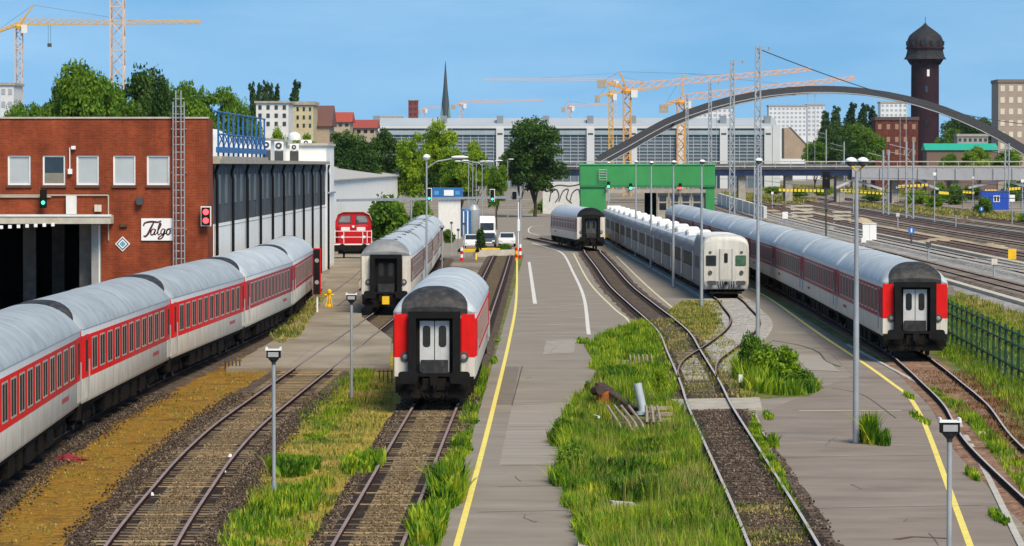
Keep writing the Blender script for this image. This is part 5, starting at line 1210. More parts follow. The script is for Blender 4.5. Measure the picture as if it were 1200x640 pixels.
mb = MB(); mb.bar(q(688,484,.04),q(702,489,.25),.07); mb.build('loose_bar', WHITE, bs)
mb = MB(); mb.bar(q(725,466,.1),q(775,463,.12),.16); mb.build('cross_beam', CONC, bs)
pp = thing('grey_pipe_piece','pale grey steel pipe stub with flange leaning on the rusty buffer stop','pipe',tuple(G(752,488)))
mb = MB(); mb.cyl((.08,0,.05),(-.15,.05,1.1),.14,14); mb.build('tube', M('pale_blue_steel',(.45,.5,.54),.45,metal=.2), pp, 30)
mb = MB(); mb.cyl((.05,-.1,.03),(.05,-.08,.17),.26,18); mb.build('flange', M('pale_blue_steel',(.45,.5,.54)), pp, 30)
st = thing('curved_rib_stack','weathered curved timber ribs lying on planks in the island grass','timber',tuple(G(740,495))); ob = st.location
TIM = M('weathered_timber', (.3,.23,.17), .85, var=.3, scale=5)
for k, (xa, xb) in enumerate(((712,727),(720,739),(728,746),(737,754),(757,760),(763,768),(770,776))):
    long = k < 4; mb = MB(); mb.tube([q(xa,476,.5),q(xa+(xb-xa)*.35,484,.5),q(xb-2,496,.4),q(xb+2,505 if long else 499,.2)],.05,6); mb.build('rib', TIM, st)
for k, y in enumerate((479,486,493)): mb = MB(); mb.bar(q(758,y,.3),q(786,y-1,.3),.3,.1); mb.build('plank', TIM, st)
mb = MB(); mb.bar(q(714,478,.14),q(760,476,.14),.2,.16); mb.build('plank', TIM, st)
st2 = thing('curved_rib_stack','small set of pale ribs in the grass behind the rusty buffer stop','timber',tuple(G(750,424))); ob = st2.location
for k in range(6): mb = MB(); mb.tube([q(738+k*5,416,.3),q(739+k*5,422,.2),q(741+k*5,427,.02)],.035,6); mb.build('rib', TIM, st2)
mb = MB(); mb.bar(q(713,423,.12),q(738,424,.12),.16,.12); mb.build('plank', CONCL, st2)
st3 = thing('broken_slab','broken pale concrete slab lying in the tall grass in the foreground','slab',tuple(G(738,592))); ob = st3.location
mb = MB(); mb.bar(q(716,590,.45),q(742,592,.4),.35,.12); mb.build('piece', CONCL, st3); mb = MB(); mb.bar(q(744,594,.35),q(770,600,.25),.22,.1); mb.build('piece', CONC, st3)
# marker boards and litter
def marker(px, py, label, h=.55, w=.16, mat=WHITE2):
    g = G(px,py); r = thing('track_marker', label, 'marker', (g.x,g.y,0)); mb = MB(); mb.box(-.03,.03,-.03,.03,0,h); mb.build('stake', STEELD, r); mb = MB(); mb.box(-w/2,w/2,-.05,-.031,h-.28,h+.02); mb.build('board', mat, r)
marker(877,434,'small white track marker beside the green bush',.75)
marker(868,455,'small white stake at the left foot of the green bush',.5)
for px, py, lab in ((262,553,'white litter scrap on the right rail of the curved track'),(270,535,'white litter scrap beside the curved track'),(1151,508,'pale plastic bag on the weedy right track'),(178,580,'white scrap on the left sleepers of the curved track'),(736,525,'white scrap by the timber sleeper track')):
    g = G(px,py,.1); rng = np.random.default_rng(px); mb = MB(); k = .8 if px > 1000 else .38
    pts = [(k*.16*math.cos(t)*(1+.3*rng.normal()),k*.2*math.sin(t)*(1+.3*rng.normal()),.0) for t in [2*math.pi*i/7 for i in range(7)]]
    mb.add(pts+[(x*.6,y*.6,.05+.04*rng.random()) for x,y,z in pts], [tuple(range(7,14))]+[(i,(i+1)%7,7+(i+1)%7,7+i) for i in range(7)]); l_ = simple('litter',lab,'litter',mb,WHITE2); l_.location=(g.x,g.y,.09)

# ================================================================== fence
fn = thing('mesh_fence','dark green metal fence between the right train and the yard','fence',(0,0,0))
FG = M('fence_green', (.012,.05,.028), .5, var=.2)
def fxy(Y): return 18.1+.024*(Y-140)
ys = list(np.arange(112, 236, 2.5)); wire = MB()
for k in range(4): wire.box(-.008,.008,.5+k*.5,.515+k*.5,.12,1.85)
for k in range(5): wire.box(-.008,.008,.0,2.5,.2+k*.36,.212+k*.36)
wm = wire.mesh('mesh_panel', FG)
pm = MB().box(-.05,.05,-.05,.05,0,2.05).mesh('post', FG); rm = MB().box(-.03,.03,.05,2.45,0,.07).mesh('rail', FG)
for y in ys:
    put('post', pm, fn, (fxy(y),y,0))
    put('mesh_panel', wm, fn, (fxy(y),y,0), (0,0,-.024))
    for z in (.45,1.35,1.82): put('rail', rm, fn, (fxy(y)+.03,y,z), (0,0,-.024))

# ================================================================== yard furniture on the right
def W0(px,py): return G(px,py)
g = G(1019,284); cb = thing('white_cabinet','white signal cabinet between the yard tracks','cabinet',(g.x,g.y,0)); mb=MB(); mb.box(-.75,.75,0,.8,.15,2.0); mb.build('casing',WHITE2,cb); mb=MB(); mb.box(-.8,.8,-.05,.85,0,.15); mb.build('plinth',CONC,cb); mb=MB(); mb.box(-.8,.8,-.06,.86,2.001,2.08); mb.build('lid',WHITE,cb); mb=MB(); mb.box(-.008,.008,-.012,-.001,.2,1.95); mb.build('door_gap',STEELD,cb)
def stack(px, py, label, n, w, mat=CONCL):
    g = G(px,py); r = thing('sleeper_stack', label, 'stack', (g.x,g.y,0), 0, 'stacks of sleepers in the yard')
    for k in range(n):
        for s in range(3 if k % 2 == 0 else 1):
            mb = MB()
            if k % 2 == 0: mb.box(-w/2,w/2,s*.9,s*.9+.3,k*.26,k*.26+.2)
            else: mb.box(-w/2+.3,-w/2+.45,0,2.2,k*.26-.06,k*.26); mb.box(w/2-.45,w/2-.3,0,2.2,k*.26-.06,k*.26)
            mb.build('sleeper', mat, r)
stack(940,258,'largest stack of pale sleepers in the yard left of the dark signal',9,3.4); stack(987,262,'smaller stack of pale sleepers right of the dark signal',7,2.6); stack(909,253,'dark stack of old sleepers behind the right train',7,3.4,SLEEPW)
def signal_post(px, py, label, h, head='dark'):
    g = G(px,py); r = thing('rail_signal', label, 'signal', (g.x,g.y,0), 0, 'signals of the yard'); mb = MB(); mb.cyl((0,0,0),(0,0,h),.1,8); mb.build('mast', STEELD, r)
    if head == 'dark':
        mb = MB(); mb.box(-.45,.45,-.1,.1,h-1.6,h+.5); p = mb.build('screen', BLACK, r); mb = MB(); mb.cyl((0,-.14,h-.3),(0,-.101,h-.3),.12,10); mb.build('lens', STEELD, p); mb = MB(); mb.box(-.3,.3,-.3,.3,h*.45,h*.45+.08); mb.build('platform', STEELD, r)
    else:
        mb = MB(); mb.cyl((0,-.08,h),(0,.02,h),.36,20); p = mb.build('disc', M('sign_blue',(.03,.16,.5),.5), r); mb = MB(); mb.box(-.07,.07,-.1,-.081,h-.2,h+.2); mb.build('symbol', WHITE2, p)
signal_post(968,278,'dark railway signal mast behind the right train',7.2); signal_post(1025,238,'round blue sign in the yard right of the twin floodlight',3.6,'blue'); signal_post(1068,288,'small round blue and white sign beside the white cabinet',1.6,'blue'); signal_post(1150,256,'small blue sign before the blue container',1.5,'blue')
for px, py, lab, h in ((920,270,'white board on a post behind the right train',2.4),(1186,268,'tall post with square white board at the right edge',4.5),(1186,308,'low orange lamp marker at the right edge of the yard',1.2)):
    g = G(px,py); r = thing('track_marker', lab, 'marker', (g.x,g.y,0)); mb=MB(); mb.cyl((0,0,0),(0,0,h),.07,8); mb.build('post',STEEL,r); mb=MB(); mb.box(-.35,.35,-.1,-.071,h-.9,h); mb.build('board',YELLOW if h<2 else WHITE2,r)
g = G(1166,246); bc = thing('blue_container','blue site container with white window under the flat bridge','container',(g.x,g.y,0)); CB=M('container_blue',(.015,.07,.42),.45,var=.1)
mb = MB(); mb.box(-2.6,2.6,0,2.5,0,3.6); mb.build('shell', CB, bc)
mb = MB(); mb.box(-.3,.9,-.06,-.002,1.5,2.7); w_=mb.build('window_frame', WHITE2, bc); mb=MB(); mb.box(-.18,.23,-.07,-.061,1.62,2.58); mb.build('pane',GLASS,w_); mb=MB(); mb.box(.37,.78,-.07,-.061,1.62,2.58); mb.build('pane',GLASS,w_)
for k in range(12): mb=MB(); x=-2.5+k*.42; 
for k in (-2.4,-1.7,-1.0,1.5,2.2): mb=MB(); mb.box(k-.08,k+.08,-.05,-.001,.1,3.5); mb.build('rib',CB,bc)
# yellow barrier tape strings under the bridge
YT = M('barrier_yellow', (.8,.6,.03), .6, var=.1)
for i, (xa, ya, xb, yb, lab) in enumerate(((912,221,966,222,'yellow flag string left of the twin floodlight'),(984,221,1035,225,'orange yellow flag string right of the twin floodlight'),(1052,217,1088,215,'yellow flag string between the lattice masts'),(1100,224,1112,225,'short yellow flag string right of the lattice masts'),(1128,223,1142,224,'short yellow flag string left of the blue container'),(1154,222,1168,222,'short yellow flag string above the blue container'),(1182,220,1196,219,'short yellow flag string at the right edge'))):
    Y = 720; a_, b_ = W(xa,ya,Y), W(xb,yb,Y); r = thing('flag_string', lab, 'barrier', (a_.x,Y,0), 0, 'yellow flag strings'); n = max(4,int((b_.x-a_.x)/.75))
    mb = MB(); mb.bar((0,0,0),(0,0,a_.z),.08); mb.bar((b_.x-a_.x,0,0),(b_.x-a_.x,0,b_.z),.08); mb.bar((0,0,a_.z),(b_.x-a_.x,0,b_.z),.04); mb.build('rope_and_posts', STEELD, r)
    for k in range(n): t=(k+.5)/n; x=(b_.x-a_.x)*t; z=a_.z+(b_.z-a_.z)*t; mb=MB(); mb.box(x-.24,x+.24,-.03,.03,z-.55,z-.021); mb.build('flag', YT, r)
# ================================================================== lattice masts and wires
LATT = M('lattice_steel', (.34,.37,.40), .55, metal=.2, var=.12)
def lattice(mb, base, h, w0, w1, step, bar, panels=None):
    x, y, z = base; n = max(2, int(h/step)); prev = None
    for k in range(n+1):
        t = k/n; w = (w0+(w1-w0)*t)/2; c = [(x+sx*w,y+sy*w,z+h*t) for sx,sy in ((-1,-1),(1,-1),(1,1),(-1,1))]
        if prev:
            for i in range(4):
                j = (i+1)%4; mb.bar(prev[i],c[i],bar*1.5); mb.bar(prev[i],c[j] if k%2 else c[j],bar) if k%2 else mb.bar(prev[j],c[i],bar)
                if k % 3 == 0: mb.bar(c[i],c[j],bar)
        prev = c
    return mb
def mast(px, py, top, Yd, label, w=1.0, arms=True):
    g = W(px,194,Yd); zt = W(px,top,Yd).z; r = thing('catenary_mast', label, 'lattice mast', (g.x,Yd,0), 0, 'lattice masts of the yard')
    mb = MB(); lattice(mb,(0,0,0),zt,w,w*.6,w*1.3,.10); mb.build('lattice', LATT, r)
    mb = MB(); mb.box(-w*.7,w*.7,-w*.7,w*.7,0,.4); mb.build('footing', CONC, r)
    if arms: mb = MB(); mb.bar((0,0,zt-.6),(1.6,0,zt-.3),.1); mb.cyl((1.5,0,zt-.5),(1.5,0,zt-.15),.14,8); mb.build('insulator_arm', LATT, r)
mast(858,240,70,520,'lattice mast left of the tallest mast in front of the arch',.75); mast(888,240,54,480,'tallest lattice mast in front of the arch',.95); mast(832,235,95,650,'lattice mast right of the orange tower cranes',.7)
mast(805,230,110,700,'slim lattice mast beside the second orange crane',.6,False)
def tube_mast(px, py, top, label, pair=0):
    g = G(px,py); Yd = g.y; zt = W(px,top,Yd).z; r = thing('catenary_pole', label, 'mast', (g.x,g.y,0), 0, 'paired catenary poles')
    for dx in ((-pair/2,pair/2) if pair else (0,)): mb = MB(); mb.cyl((dx,0,0),(dx,0,zt),.16,8); mb.build('pole', LATT, r)
    if pair:
        mb = MB(); n = int(zt/1.4)
        for k in range(n): z = k*1.4; mb.bar((-pair/2 if k%2 else pair/2,0,z),(pair/2 if k%2 else -pair/2,0,z+1.4),.07)
        mb.build('lacing', LATT, r)
    mb = MB(); mb.bar((0,0,zt-1.2),(-3.2,0,zt-.4),.09); mb.bar((0,0,zt-2.2),(-3.2,0,zt-1.6),.07); mb.build('cantilever', LATT, r)
tube_mast(1038,252,176,'paired catenary pole left of its twin by the yard tracks',.9); tube_mast(1066,257,166,'paired catenary pole right of its twin by the yard tracks',1.1); tube_mast(989,236,166,'catenary pole behind the twin floodlight'); tube_mast(968,232,152,'catenary pole in front of the dark trees'); tube_mast(1180,240,168,'catenary pole near the right edge',.8)
# contact wires
wr = MB()
for x, z in ((32,6.2),(43,6.2),(55,6.4),(62,6.4)):
    wr.tube([(x,260,z),(x-.3,400,z-.5),(x-.3,560,z),(x+1,720,z-.4)],.035,4)
wo = wr; 
for k, (x, z) in enumerate(((32,6.2),(43,6.2),(55,6.4))):
    m_ = MB(); m_.tube([(x,230,z),(x-.3,400,z-.5),(x-.3,560,z),(x+1,720,z-.4)],.03,4); tag(m_.build('contact_wire', STEELD),['contact wire over the nearest yard track','contact wire over the middle yard tracks','contact wire over the far yard tracks'][k],'wire','contact wires')
pa, pb = W(888,57,480), W(1240,148,760); m_ = MB(); m_.tube([pa+(pb-pa)*t-Vector((0,0,9*t*(1-t))) for t in [k/16 for k in range(17)]],.07,4); tag(m_.build('feeder_cable', STEELD),'sagging cable running right from the tallest lattice mast','wire')

# ================================================================== flat bridge and arch
BRY = 820.0
def at(px,py,Y=BRY): return W(px,py,Y)
br = thing('flat_bridge','long flat bridge with navy girder and grey parapet crossing the yard','bridge',(0,BRY,0))
NAVY = M('navy_girder', (.02,.035,.09), .6, var=.25, scale=.4); GREYB = M('bridge_grey', (.34,.35,.38), .6, var=.12, scale=.3, dirt=(.25,.24,.24))
x0, x1, x2 = at(640,200).x, at(998,200).x, at(1330,200).x
mb = MB(); mb.box(x0,x1,0,10,at(0,206).z,at(0,199).z); mb.build('navy_girder', NAVY, br)
mb = MB(); mb.box(x0,x1,-.2,10,at(0,199).z+.01,at(0,192).z); mb.build('girder_web', M('girder_web',(.10,.105,.13),.7,var=.3,scale=.5), br)
mb = MB(); mb.box(x1+.01,x2,-1.2,10,at(0,211).z,at(0,197).z); mb.build('grey_girder', GREYB, br)
k = 0; xx = x1+2
while xx < x2: mb = MB(); mb.box(xx,xx+.35,-1.5,-1.201,at(0,211).z,at(0,197).z); mb.build('stiffener', LATT, br); xx += 4.2
for z, nm in ((at(0,190).z,'handrail'),(at(0,195.5).z,'cable_duct')):
    mb = MB(); mb.box(x0,x2,-1.4,-1.2,z,z+.22); mb.build(nm, CONCL, br)
xx = x0
while xx < x2: mb = MB(); mb.box(xx,xx+.12,-1.38,-1.22,at(0,197).z,at(0,190).z); mb.build('rail_post', LATT, br); xx += 3.4
for a_, b_, c_ in ((1050,1075,1100),(1135,1175,1215),(980,1000,1035)):
    mb = MB(); mb.bar(at(a_,220),at(b_,211),.5); mb.bar(at(b_,211),at(c_,222),.5); 
    mb.v = [(x,y-BRY,z) for x,y,z in mb.v]; mb.build('truss_brace', M('pale_steel',(.5,.52,.54),.5), br)
for px in (655,700,870,925,985,1050,1120,1215,1280):
    p = at(px,200); mb = MB(); mb.box(p.x-.8,p.x+.8,1,9,0,at(0,206).z); mb.build('pier', CONC, br)
AY = 880.0
ar = thing('steel_arch_bridge','large grey steel arch bridge rising over the yard','bridge',(0,AY,0))
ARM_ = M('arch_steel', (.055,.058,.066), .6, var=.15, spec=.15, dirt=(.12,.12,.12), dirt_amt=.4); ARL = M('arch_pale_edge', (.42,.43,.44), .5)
def arch_pts(dy, sh=0):
    px = [(700,187),(735,168),(780,143),(830,124),(880,112),(925,106),(968,104.5),(1010,107),(1055,115),(1100,128),(1150,149),(1195,174),(1240,204)]
    return [p+Vector((sh,dy,0)) for p in spline([W(x,y,AY)-Vector((0,AY,0)) for x, y in px], 4)]
for dy, sh in ((0,0),(11,2.5)):
    P = arch_pts(dy, sh); mb = MB(); rings = []
    for i, p in enumerate(P):
        t = (P[min(i+1,len(P)-1)]-P[max(i-1,0)]).normalized(); n = Vector((-t.z,0,t.x)); rings.append([p+n*a_+Vector((0,b_,0)) for a_, b_ in ((-.9,-.7),(.8,-.7),(.8,.7),(-.9,.7))])
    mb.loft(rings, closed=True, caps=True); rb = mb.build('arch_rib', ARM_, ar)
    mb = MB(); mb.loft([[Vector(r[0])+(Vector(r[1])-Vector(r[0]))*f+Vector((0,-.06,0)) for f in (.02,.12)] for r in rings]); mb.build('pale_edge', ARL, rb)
    for k in range(6, len(P)-4, 5):
        p = P[k]; mb = MB(); mb.bar((p.x,p.y,p.z-.9),(p.x,p.y,8.0),.10); mb.build('hanger', LATT, rb)
P = arch_pts(0); Q = arch_pts(11,2.5)
for k in range(4, len(P)-1, 6): mb = MB(); mb.bar(P[k],Q[k],.4); mb.build('cross_tie', ARM_, ar)
mb = MB(); mb.box(P[0].x-2,P[-1].x+2,-.5,12,6.4,8.2); mb.build('deck', M('arch_deck',(.2,.2,.22),.7), ar)
for p in (P[0],P[-1]): mb = MB(); mb.box(p.x-3,p.x+3,-1,13,0,6.4); mb.build('abutment', CONC, ar)

# ================================================================== far station hall
SY = 1350.0
def sx(px): return W(px,194,SY).x
def sz(py): return W(600,py,SY).z
sh = thing('station_hall','long glazed white station hall across the background','building',(0,SY,0))
HGL = M('hall_dark_glass', (.12,.16,.19), .2, var=.2, scale=.1); HW_ = M('hall_white', (.56,.58,.60), .5, var=.04, scale=.2); HRF = M('hall_roof', (.36,.40,.44), .5, var=.06, scale=.1)
mb = MB(); mb.box(sx(438),sx(912),.5,40,0,sz(149)); mb.build('glazed_core', HGL, sh)
mb = MB(); mb.prismx([(-.5,sz(149)),(-.5,sz(147)),(10,sz(138)),(38,sz(138)),(40,sz(149))],sx(440),sx(910)); mb.build('roof', HRF, sh)
mb = MB(); mb.box(sx(438),sx(912),-.6,.49,sz(150.5),sz(147.5)); mb.build('white_band', HW_, sh)
mb = MB(); mb.box(sx(438),sx(912),-.4,.49,sz(158),sz(153)); mb.build('pale_glass_band', M('pale_glass',(.3,.37,.4),.3,var=.15,scale=.1), sh)
for py in (161,165,169,173,177,181,185): mb = MB(); mb.box(sx(438),sx(912),.2,.499,sz(py+.8),sz(py)); mb.build('transom', HRF, sh)
for px in (441,520,586,640,692,742,797,848,900):
    mb = MB(); mb.box(sx(px-4.5),sx(px+4.5),-1.2,.1,0,sz(150.5)); p_ = mb.build('pier', HW_, sh)
    mb = MB(); mb.box(sx(px-3),sx(px+3),-1.3,-1.201,sz(158),sz(156)); mb.build('slot', STEELD, p_)
    mb = MB(); mb.box(sx(px-4),sx(px+3.5),2,6,sz(147),sz(135.5)); mb.build('roof_cabin', M('roof_cabin',(.22,.25,.28),.6), p_)
for k, px in enumerate(range(452,905,9)):
    mb = MB(); mb.box(sx(px),sx(px+.8),.1,.49,0,sz(152)); mb.build('mullion', HRF, sh)
mb = MB(); mb.box(sx(905),sx(914),-1.1,2,0,sz(147)); mb.build('end_pier', HW_, sh)
gb = thing('sandstone_gable','tan gabled building at the right end of the station hall','building',(W(935,180,1250).x,1250,0)); mb=MB(); 
a_=[W(x,y,1250) for x,y in ((919,186),(919,150),(926,150),(948,174),(948,186))]; mb.prism([(p.x-W(935,180,1250).x,max(0,p.z) if p.z>4 else 0) for p in a_],0,14); mb.build('wall',M('sandstone',(.36,.27,.2),.8,scale=.3),gb)
mb=MB(); p1=W(926,149.5,1250); p2=W(950,175,1250); c_=W(935,180,1250).x; mb.bar((p1.x-c_,7,p1.z),(p2.x-c_,7,p2.z),14.2,.5); mb.build('roof',M('brown_tile',(.12,.09,.085),.8),gb)

# ================================================================== water tower
WY = 1520.0
def wz(py): return W(600,py,WY).z
c_ = W(1084,100,WY); s_ = WY/F
wt = thing('water_tower','tall dark brick water tower with bulbous slate roof','water tower',(c_.x,WY,0))
TB = M('tower_dark_brick', (.030,.014,.019), .8, spec=.1, var=.2, scale=.4); SLATE = M('tower_slate', (.022,.023,.027), .7, var=.35, scale=.5, spec=.12, dirt=(.09,.09,.1), dirt_amt=.4)
mb = MB(); mb.lathe([(17.0*s_,0),(16.6*s_,wz(170)),(16.2*s_,wz(72))],28); sh_ = mb.build('shaft', TB, wt, 40)
mb = MB(); mb.lathe([(16.4*s_,wz(74)),(19*s_,wz(71)),(19*s_,wz(69.5)),(17*s_,wz(69))],28); mb.build('cornice', TB, wt, 30)
mb = MB(); mb.lathe([(25*s_,wz(69.8)),(22.5*s_,wz(66)),(21*s_,wz(60)),(21.5*s_,wz(55)),(20.8*s_,wz(47)),(18.5*s_,wz(42)),(14*s_,wz(38)),(7*s_,wz(33)),(3*s_,wz(30)),(.6*s_,wz(27))],12); rf = mb.build('roof', SLATE, wt, 25)
mb = MB(); mb.lathe([(22.3*s_,wz(58)),(22.6*s_,wz(56.5)),(21.8*s_,wz(55))],12); mb.build('roof_ring', TB, rf)
for k in range(12):
    t = 2*math.pi*(k+.5)/12; mb = MB(); x, y = 21.2*s_*math.cos(t), 21.2*s_*math.sin(t); mb.cbox((x,y,wz(51)),.9,.9,1.8); mb.build('dormer', SLATE, rf)
    t = 2*math.pi*k/12; mb = MB(); mb.bar((16.6*s_*math.cos(t),16.6*s_*math.sin(t),wz(76)),(21*s_*math.cos(t),21*s_*math.sin(t),wz(69)),.6); mb.build('bracket', TB, rf)
mb = MB(); mb.cyl((0,0,wz(28)),(0,0,wz(20)),.12,6); mb.build('spike', STEELD, rf)
for k, (px, py) in enumerate(((1086,86),(1084,105),(1084,125),(1084,145))):
    mb = MB(); x = (px-1084)*s_; mb.box(x-.5,x+.5,-17*s_,-16*s_+.2,wz(py+4),wz(py-4)); mb.build('window', WHITE2 if k == 0 else GLASS, sh_)

# ================================================================== other distant buildings
def block(name, label, x0, x1, top, Y, mat, nx=0, nz=0, depth=14, base=190, wmat=None, roof=None, ww=.55, wh=.45, roofmat=None, pitched=False, cat='building', group=None):
    a_, b_ = W(x0,top,Y), W(x1,top,Y); H = a_.z; L = b_.x-a_.x
    r = thing(name, label, cat, (a_.x,Y,0), 0, group)
    mb = MB(); mb.box(0,L,0,depth,0,H); mb.build('wall', mat, r)
    if roof:
        rt = W(x0,roof,Y).z; mb = MB()
        if pitched: mb.prismx([(-.5,H),(depth/2,rt),(depth+.5,H)],-.5,L+.5)
        else: mb.box(-.3,L+.3,-.3,depth+.3,H+.01,rt)
        mb.build('roof', roofmat or CONC, r)
    if nx:
        zb = W(x0,base,Y).z; cw = L/nx; ch = (H-zb)/nz; m_ = MB(); m_.box(0,cw*ww,-.08,-.002,0,ch*wh); wm_ = m_.mesh('window', wmat or GLASS)
        for i in range(nx):
            for j in range(nz): put('window', wm_, r, (cw*(i+.5-ww/2),0,zb+ch*(j+.5-wh/2)))
    return r
TOWERW = M('tower_block_white', (.66,.68,.70), .6, var=.05, scale=.1); TANB = M('tan_facade', (.34,.27,.22), .7, var=.1, scale=.3); CREAMW = M('cream_window', (.62,.58,.46), .5); PALEGL = M('pale_window', (.33,.37,.42), .3)
block('tower_block','white tower block seen under the arch left of its middle',901,945,125,2100,TOWERW,9,7,18,160,PALEGL,roof=123)
block('tower_block','white tower block behind the dark poplars under the arch',946,966,124,2150,TOWERW,4,7,18,160,PALEGL,roof=122)
block('tower_block','white tower block behind the arch beside the orange cranes',806,858,127,2200,TOWERW,9,6,18,160,PALEGL,roof=125)
block('tower_block','white tower block left of the water tower',1032,1063,121,2100,TOWERW,6,7,18,160,PALEGL,roof=119)
block('tower_block','white tower block left of the church spire',442,470,139,2000,TOWERW,6,5,18,165,PALEGL,roof=136)
block('tower_block','low white tower block right of the church spire',470,520,143,1900,TOWERW,8,4,18,165,PALEGL,roof=141)
block('red_tower','slim dark red tower left of the church spire',478.5,489.5,118,1700,M('dark_red_facade',(.18,.045,.045),.7,scale=.2),2,5,8,150,M('dark_red_window',(.09,.03,.035),.4),roof=117)
block('office_building','tan office building with cream windows at the right edge',1170,1230,97,1300,TANB,6,6,20,178,CREAMW,roof=93,roofmat=M('brown_parapet',(.18,.14,.12),.7),ww=.5,wh=.5)
block('brick_house','dark red brick house at the foot of the water tower',1026,1076,141,1250,BRICKD,5,3,14,186,M('tan_window',(.32,.2,.13),.5),roof=137,roofmat=M('brown_roof',(.10,.06,.055),.8),ww=.4,wh=.4)
block('green_roof_hall','low hall with bright green roof right of the water tower',1086,1168,176,1150,M('brown_wall',(.17,.11,.09),.8),0,0,12,190,roof=168,roofmat=M('teal_roof',(.02,.34,.23),.5),pitched=True)
block('pavilion','small grey pavilion with windows behind the green roof hall',1122,1158,160,1220,M('pavilion_grey',(.3,.3,.29),.7),6,1,10,168,GLASS,roof=157)
block('white_house','white house with dark windows behind the left trees',300,338,121,620,M('white_render',(.62,.62,.6),.7,scale=.4),4,3,12,150,GLASS,roof=118.5,ww=.4,wh=.5)
block('yellow_house','pale yellow house with brown gable roof left of the red roofs',338,367,123,640,M('yellow_render',(.5,.44,.28),.7,scale=.6,dirt=(.25,.2,.12)),4,3,12,152,GLASS,roof=119,ww=.35,wh=.45)
block('brown_roof_house','house with large brown hipped roof beside the yellow house',366,386,148,650,M('tan_render',(.35,.28,.22),.8),0,0,14,160,roof=123,roofmat=M('brown_tiles',(.13,.06,.05),.8),pitched=True)
block('red_roof_house','house with red tiled roof and two chimneys',388,410,143,760,M('cream_render',(.4,.33,.25),.8),3,1,12,150,GLASS,roof=131,roofmat=M('red_tiles',(.33,.06,.035),.8),pitched=True)
block('red_roof_house','longer red tiled roof house further right behind the trees',409,440,150,800,M('cream_render2',(.38,.31,.24),.8),4,1,12,158,GLASS,roof=140,roofmat=M('red_tiles2',(.28,.055,.04),.8),pitched=True)
block('pale_house','white house hidden behind the trees above the brick workshop',0,16,100,700,M('white_render2',(.6,.61,.62),.7),2,2,12,130,PALEGL,roof=97)
# church spire
cy = 1650.0; c_ = W(522,100,cy); s2 = cy/F
ch = thing('church_spire','slender dark church spire above the station hall','church',(c_.x,cy,0))
mb = MB(); w = 6.0*s2; mb.box(-w,w,-w,w,0,W(0,140,cy).z); mb.build('tower', M('church_stone',(.2,.19,.18),.8,var=.2), ch)
mb = MB(); mb.lathe([(6.2*s2,W(0,140,cy).z),(4.6*s2,W(0,124,cy).z),(2.6*s2,W(0,104,cy).z),(.25*s2,W(0,72,cy).z)],8); mb.build('spire', M('spire_slate',(.05,.065,.08),.5,var=.2), ch)
for k in range(4):
    t = math.pi/4+k*math.pi/2; mb = MB(); mb.lathe([(1.5*s2,W(0,140,cy).z),(1.3*s2,W(0,133,cy).z),(.05,W(0,124,cy).z)],6,(6*s2*math.cos(t),6*s2*math.sin(t),0)); mb.build('pinnacle', M('pinnacle_copper',(.16,.25,.2),.6), ch)

# ================================================================== cranes
def crane(label, px, Y, top, mw, jib, cjib, col, apex=None, hook=None, bar=.16, base=0.0, mastcol=None, jibcol=None):
    """jib/cjib: (px, py) of the tips; top: pixel height of the slewing ring"""
    g = W(px,top,Y); r = thing('tower_crane', label, 'crane', (g.x,Y,0), 0, 'tower cranes'); H = g.z
    mb = MB(); lattice(mb,(0,0,base),H-base,mw,mw,mw*1.1,bar); mb.build('mast', mastcol or col, r)
    def beam(nm, tip, w, h):
        p = W(tip[0],tip[1],Y)-Vector((g.x,Y,0)); a0 = Vector((0,0,H+.6)); d = p-a0; n = max(3,int(d.length/(h*1.4))); mb = MB(); prev = None
        for k in range(n+1):
            t = k/n; q_ = a0+d*t; hh = h*(1-.5*t); c = [q_+Vector((0,-w/2,0)),q_+Vector((0,w/2,0)),q_+Vector((0,0,hh))]
            if prev:
                for i in range(3): mb.bar(prev[i],c[i],bar)
                mb.bar(prev[0],c[2],bar*.7); mb.bar(prev[1],c[2],bar*.7); mb.bar(prev[2],c[0],bar*.7); mb.bar(prev[2],c[1],bar*.7)
            prev = c
        mb.build(nm, jibcol if (jibcol and nm == 'jib') else col, r); return p
    jp = beam('jib', jib, mw*.8, mw*.9)
    cp = beam('counter_jib', cjib, mw*.8, mw*.5)
    mb = MB(); mb.cbox(cp+Vector((0,0,-.6)),mw*1.2,mw*.9,2.2); mb.build('counterweight', CONC, r)
    mb = MB(); mb.box(mw*.5,mw*1.4,-mw*.9,-mw*.2,H-1.5,H+.5); mb.build('cab', WHITE, r)
    mb = MB(); mb.lathe([(mw*.75,H-.4),(mw*.8,H+.3),(mw*.5,H+.7)],10); mb.build('slewing_ring', col, r)
    if apex:
        ap = W(apex[0],apex[1],Y)-Vector((g.x,Y,0)); mb = MB(); mb.bar((0,-.4,H+.5),ap,bar*1.4); mb.bar((0,.4,H+.5),ap,bar*1.4); mb.build('apex', col, r)
        mb = MB(); mb.bar(ap,Vector((0,0,H+1))+(jp-Vector((0,0,H)))*.62,.06); mb.bar(ap,cp,.06); mb.build('stay_cable', STEELD, r)
    if hook:
        hp_ = W(hook[0],hook[1],Y)-Vector((g.x,Y,0)); t=(hp_.x)/(jp.x or 1); zj=H+.6+(jp.z-H-.6)*t
        mb = MB(); mb.bar((hp_.x-.3,0,zj),(hp_.x-.3,0,hp_.z),.07); mb.bar((hp_.x+.3,0,zj),(hp_.x+.3,0,hp_.z),.07); mb.cbox((hp_.x,0,hp_.z),1.0,.5,.9); mb.build('hook_block', STEELD, r)
CY = M('crane_yellow', (.62,.36,.06), .5, var=.1); CO = M('crane_orange', (.62,.31,.07), .5, var=.1); CP = M('crane_pale_red', (.62,.38,.26), .5, var=.08); CPK = M('crane_pale', (.55,.45,.40), .5, var=.06)
